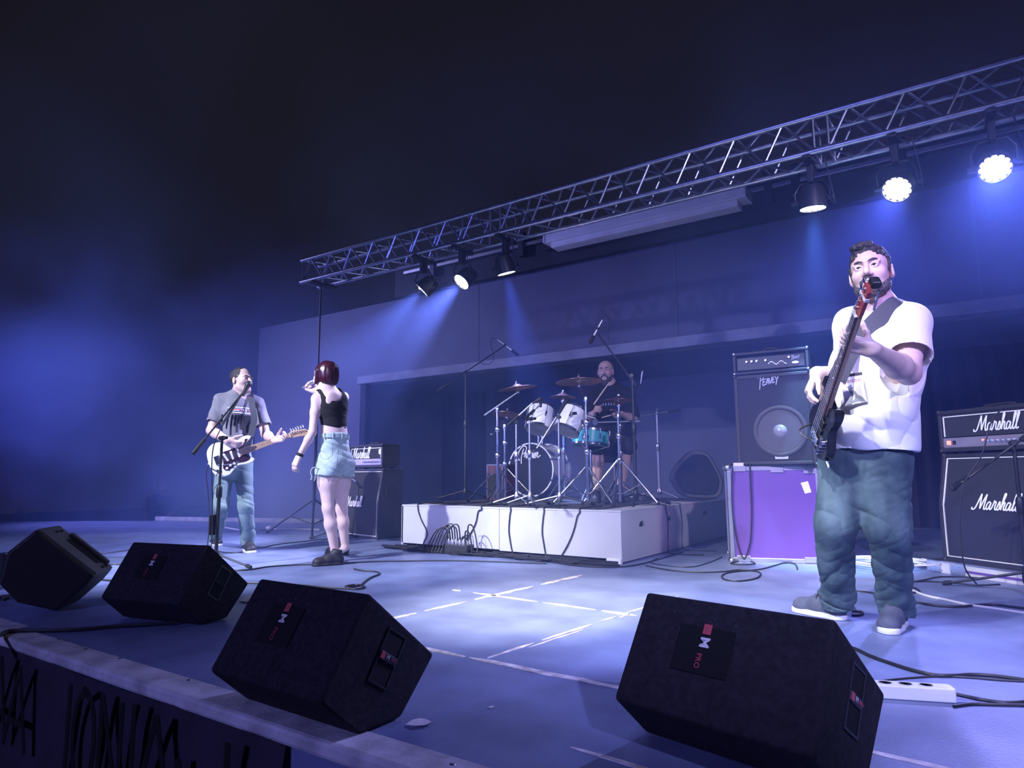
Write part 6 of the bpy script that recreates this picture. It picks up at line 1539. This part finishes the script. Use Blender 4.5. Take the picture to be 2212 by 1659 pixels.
# ================================================================== DRUMMER
def drummer():
    g0=PY(1330,1080,6.55); g=Vector((g0.x,g0.y,RH)); J=stand_at(g); n=Vector((g.x,g.y,0)).normalized(); r=Vector((n.y,-n.x,0)); f0=-n
    fw=(f0*.95-r*.1).normalized(); lf=UP.cross(fw)
    T=thing('person','bald bearded drummer in a black tee seated behind the drum kit','person',g)
    pel=J(1328,955,-.05); che=J(1322,868,-.02); nb=J(1316,832,.0); shR=J(1284,850,.0); shL=J(1356,852,.0)
    elR=J(1276,900,.05); wR=J(1283,893,.30); elL=J(1368,905,.05); wL=J(1340,892,.24)
    kR=J(1292,962,.40); aR=J(1288,1060,.42); kL=J(1354,962,.30); aL=J(1338,1066,.34)
    sk=Sc(); P,R=head(sk,J(1308,803,.03),(f0*.95-r*.15),UP,1.02)
    sk.cone(P(0,-.02,-.05),nb,.054,.06,.03); sk.cone(nb,nb-UP*.05,.06,.08,.04); sk.cone(shL,shR,.05,.05,.05)
    sk.cone(nb-UP*.04,che,.10,.14,.05,flat=(fw,.75)); sk.cone(che,pel,.145,.15,.05,flat=(fw,.75))
    limb(sk,shR,elR,wR,(.052,.05,.042,.044,.03),.02); limb(sk,shL,elL,wL,(.052,.05,.042,.044,.03),.02)
    hand(sk,wR,(f0*.7+UP*.35+r*.2),(r*.2+UP*.8-f0*.3),((.9,1.1,.7),(.95,1.1,.7),(1.,1.1,.7),(1.,1.1,.7)),1.,(.3,.1,.6),.05,.4,rt=True)
    hand(sk,wL,(f0*.8-UP*.2-r*.2),(UP*.8-r*.3),((.9,1.1,.7),(.95,1.1,.7),(1.,1.1,.7),(1.,1.1,.7)),1.,(.3,.1,.6),.05,.4)
    for h_,k_,an in ((J(1312,958,-.0),kR,aR),(J(1346,958,-.0),kL,aL)):
        sk.cone(h_,k_,.085,.062,.03); sk.cone(k_,k_.lerp(an,.35),.058,.060,.03); sk.cone(k_.lerp(an,.35),an,.06,.038,.03)
    body=sk.obj('body',.0062,'skin3',T); eyes(body,P,R,1.02); brows(body,P,1.02)
    bd=Sc(); s=1.02
    for q in (-1,1):
        bd.cone(P(q*.058,.012,-.05),P(q*.044,.035,-.082),.018*s,.024*s,.02); bd.cone(P(q*.044,.035,-.082),P(q*.014,.074,-.115),.026*s,.026*s,.02)
        bd.cone(P(q*.004,.099,-.0535),P(q*.030,.083,-.064),.0065*s,.0065*s,.006); bd.cone(P(q*.030,.083,-.064),P(q*.03,.074,-.092),.007*s,.011*s,.008)
    bd.ell(P(0,.07,-.13),(.032*s,.026*s,.034*s),R,.015); bd.ell(P(0,.100,-.071),(.022*s,.022*s,.0125*s),R,.006,'s')
    bd.obj('beard',.004,'beard',body,lambda V,Nn:(fbm(V*120,2)-.45)*.006)
    te=Sc(); te.cone(pel,che,.20,.185,.05,flat=(fw,.78)); te.cone(che,nb-UP*.06,.185,.13,.05,flat=(fw,.72)); te.cone(shL,shR,.066,.066,.05); te.cone(nb-UP*.02,shL,.055,.06,.05); te.cone(nb-UP*.02,shR,.055,.06,.05)
    for s_,e_ in ((shR,elR),(shL,elL)):
        d=(e_-s_).normalized(); e=s_.lerp(e_,.85); te.cone(s_,e+d*.05,.068,.080,.03); te.halfin(e,d,e+d*.09,.098,.004)
    te.cone(nb+f0*.02,nb+UP*.1,.07,.075,.012,'s'); te.half(pel-UP*.06,-UP,.004)
    tee=te.obj('tee_shirt',.007,'blacktee',T,lambda V,Nn:folds(V,(UP+r*.5),10,.006,4.7,2.4))
    decal('chest_print','silver',T,J(1318,872,.2),lf,UP,[[(-.09+.03*k,-.01),(-.08+.03*k,.015)] for k in range(7)],tee,.006)
    sh_=Sc()
    sh_.cone(pel,pel-UP*.02,.19,.19,.04,flat=(fw,.85))
    for h_,k_ in ((J(1312,958,-.0),kR),(J(1346,958,-.0),kL)): 
        d=(k_-h_).normalized(); sh_.cone(h_,k_+d*.02,.11,.105,.03); 
    sh_.half(pel+UP*.03,UP,.004)
    sh_.obj('shorts','blacktee' and .008,'blacktee',T,lambda V,Nn:folds(V,UP,12,.006,1.7,2.4))
    for an in (aR,aL):
        he=Vector((an.x,an.y,RH+.012))-f0*.05; shoe(T,he,he+f0*.28,'bshoe','bshoe',1.0,.09,False)
    t=thing('drum_throne','dark round drum throne under the drummer','stool',(pel.x,pel.y,RH))
    B().lathe([(.17,0),(.18,.02),(.18,.07),(.15,.09)],(pel.x,pel.y,pel.z-.22),(0,0,1),24).obj('seat','rubber',t,smooth=True)
    B().tube([(pel.x,pel.y,RH+.15),(pel.x,pel.y,pel.z-.21)],.02,10).obj('column','steel',t,smooth=True)
    for k in range(3):
        an=RAD(30+120*k); B().tube([(pel.x,pel.y,RH+.22),(pel.x+.26*math.cos(an),pel.y+.26*math.sin(an),RH+.014)],.012,8).obj('leg','steel',t,smooth=True)
    for k,(p,q) in enumerate(((J(1288,866,.34),J(1316,826,.24)),(J(1338,892,.30),J(1300,902,.46)))):
        prop(B().tube([p-(q-p).normalized()*.05,p.lerp(q,.7),q],[.0085,.0075,.005],8).obj('drumstick','wood',smooth=True),'pale drumstick raised in the drummer\'s right hand' if k==0 else 'drumstick in the drummer\'s lowered left hand','drumstick')
drummer()
# ================================================================== PEOPLE BEYOND THE STAGE
def watcher(label,px,py,headpx,shirt,fwv,arms=True,vox=.009):
    k=.235/headpx                                        # metres per pixel there
    D=FPX*k; d=ray(px,py); hc=Vector((0,0,CAMZ))+d*(D)
    g=Vector((hc.x,hc.y,-1.1)); J=stand_at(g); n=Vector((g.x,g.y,0)).normalized(); r=Vector((n.y,-n.x,0)); f0=-n
    fw=(f0*fwv[0]+r*fwv[1]).normalized(); lf=UP.cross(fw); H=hc.z+1.1+.12
    T=thing('person',label,'person',g)
    nb=hc-UP*.17; shL=nb+lf*.19-UP*.05; shR=nb-lf*.19-UP*.05; pel=hc-UP*.72; che=nb-UP*.2
    elL=shL-UP*.27+lf*.06; elR=shR-UP*.27-lf*.06; wL=elL-UP*.14+fw*.2-lf*.12; wR=elR-UP*.24+fw*.03
    sk=Sc(); P,R=head(sk,hc,fw,UP,1.)
    sk.cone(P(0,-.02,-.05),nb,.054,.06,.03); sk.cone(shL,shR,.05,.05,.05); sk.cone(nb,che,.08,.14,.06,flat=(fw,.75)); sk.cone(che,pel,.14,.14,.05,flat=(fw,.75))
    limb(sk,shL,elL,wL,(.05,.05,.04,.042,.03),.02); limb(sk,shR,elR,wR,(.05,.05,.04,.042,.03),.02)
    hand(sk,wL,(fw*.8-UP*.3),(UP*.8-lf*.3),(.5,.6,.6,.6),1.,(.5,.4,.3),.1,.3); hand(sk,wR,(-UP),(fw),(.3,.3,.3,.3),1.,(.5,.4,.3),.1,.3,rt=True)
    for q in (-1,1): sk.cone(pel+lf*q*.09,pel+lf*q*.10-UP*.42,.08,.055,.03); sk.cone(pel+lf*q*.10-UP*.42,Vector((pel.x,pel.y,-1.0))+lf*q*.11,.055,.04,.03)
    body=sk.obj('body',vox,'skin2',T); eyes(body,P,R,1.)
    hr=Sc(); hr.ell(P(0,-.022,.040),(.081,.096,.084),R,.02); hr.ell(P(0,.10,.0),(.064,.085,.085),R,.016,'s'); hr.half(P(0,0,-.03),-Vector(tuple(R[:,2]))+Vector(tuple(R[:,1]))*.5,.01); hr.obj('hair',.006,'hair',body)
    te=Sc(); te.cone(pel,che,.165,.165,.05,flat=(fw,.75)); te.cone(che,nb-UP*.04,.165,.12,.05,flat=(fw,.75)); te.cone(shL,shR,.062,.062,.05)
    for s_,e_ in ((shR,elR),(shL,elL)): te.cone(s_,s_.lerp(e_,.75),.066,.075,.03)
    te.cone(nb+UP*.02,nb+UP*.1,.065,.07,.01,'s')
    tee=te.obj('tee_shirt',vox,shirt,T)
    decal('chest_print','silver',T,che+fw*.2+UP*.06,lf,UP,[[(-.12+.045*i,0),(-.10+.045*i,.02)] for i in range(6)],tee,.012)
    je=Sc()
    for q in (-1,1): je.cone(pel+lf*q*.085,pel+lf*q*.10-UP*.42,.10,.08,.04); je.cone(pel+lf*q*.10-UP*.42,Vector((pel.x,pel.y,-1.02))+lf*q*.11,.08,.07,.03)
    je.obj('trousers',vox*1.2,'blacktee',T)
    for q in (-1,1):
        he=Vector((pel.x,pel.y,-1.1))+lf*q*.11-fw*.05; shoe(T,he,he+fw*.28,'bshoe','bshoe',1.0,.09,False)
watcher('man in dark printed tee watching from beyond the far left end of the stage',348,1054,25,'blacktee',(.9,-.25))
watcher('faint head of a spectator far off at the left edge of the picture',44,1105,17,'blacktee',(.9,.3),vox=.012)
# ================================================================== STAGE HAZE
def haze():
    o=B().box((-24,.9,-1.15),(5.5,10.6,5.6)).obj('haze',None); o['kind']='stuff'; o['label']='thin blue stage haze and drifting smoke over the whole stage'; o['category']='haze'
    m=bpy.data.materials.new('stage_haze'); m.use_nodes=True; nt=m.node_tree; nt.nodes.clear(); o.data.materials.append(m)
    N=nt.nodes.new; Lk=nt.links.new
    out=N('ShaderNodeOutputMaterial'); sc=N('ShaderNodeVolumeScatter'); Lk(sc.outputs[0],out.inputs['Volume'])
    sc.inputs['Color'].default_value=(.23,.37,1.0,1); sc.inputs['Anisotropy'].default_value=.38
    tc=N('ShaderNodeTexCoord'); sp=N('ShaderNodeSeparateXYZ'); Lk(tc.outputs['Object'],sp.inputs[0])
    def mr(src,a,b,c,d):
        n=N('ShaderNodeMapRange'); n.interpolation_type='SMOOTHSTEP'; n.inputs[1].default_value=a;n.inputs[2].default_value=b;n.inputs[3].default_value=c;n.inputs[4].default_value=d
        Lk(src,n.inputs[0]); return n.outputs[0]
    def mul(a,b):
        n=N('ShaderNodeMath'); n.operation='MULTIPLY'
        for i,v in enumerate((a,b)):
            if isinstance(v,float): n.inputs[i].default_value=v
            else: Lk(v,n.inputs[i])
        return n.outputs[0]
    ns=N('ShaderNodeTexNoise'); ns.inputs['Scale'].default_value=.55; ns.inputs['Detail'].default_value=3; Lk(tc.outputs['Object'],ns.inputs['Vector'])
    cl=mr(ns.outputs[0],.41,.60,.12,2.1)
    yy=mr(sp.outputs['Y'],2.0,5.2,.10,1.0); zz=mul(mr(sp.outputs['Z'],2.2,5.0,1.0,.0),mr(sp.outputs['Z'],.1,1.3,1.75,.9)); xx=mul(mr(sp.outputs['X'],-4.0,-8.0,.80,1.45),mr(sp.outputs['X'],-14.0,-9.5,.35,1.0))
    d=mul(mul(mul(cl,yy),mul(zz,xx)),HAZE)
    Lk(d,sc.inputs['Density'])
haze()
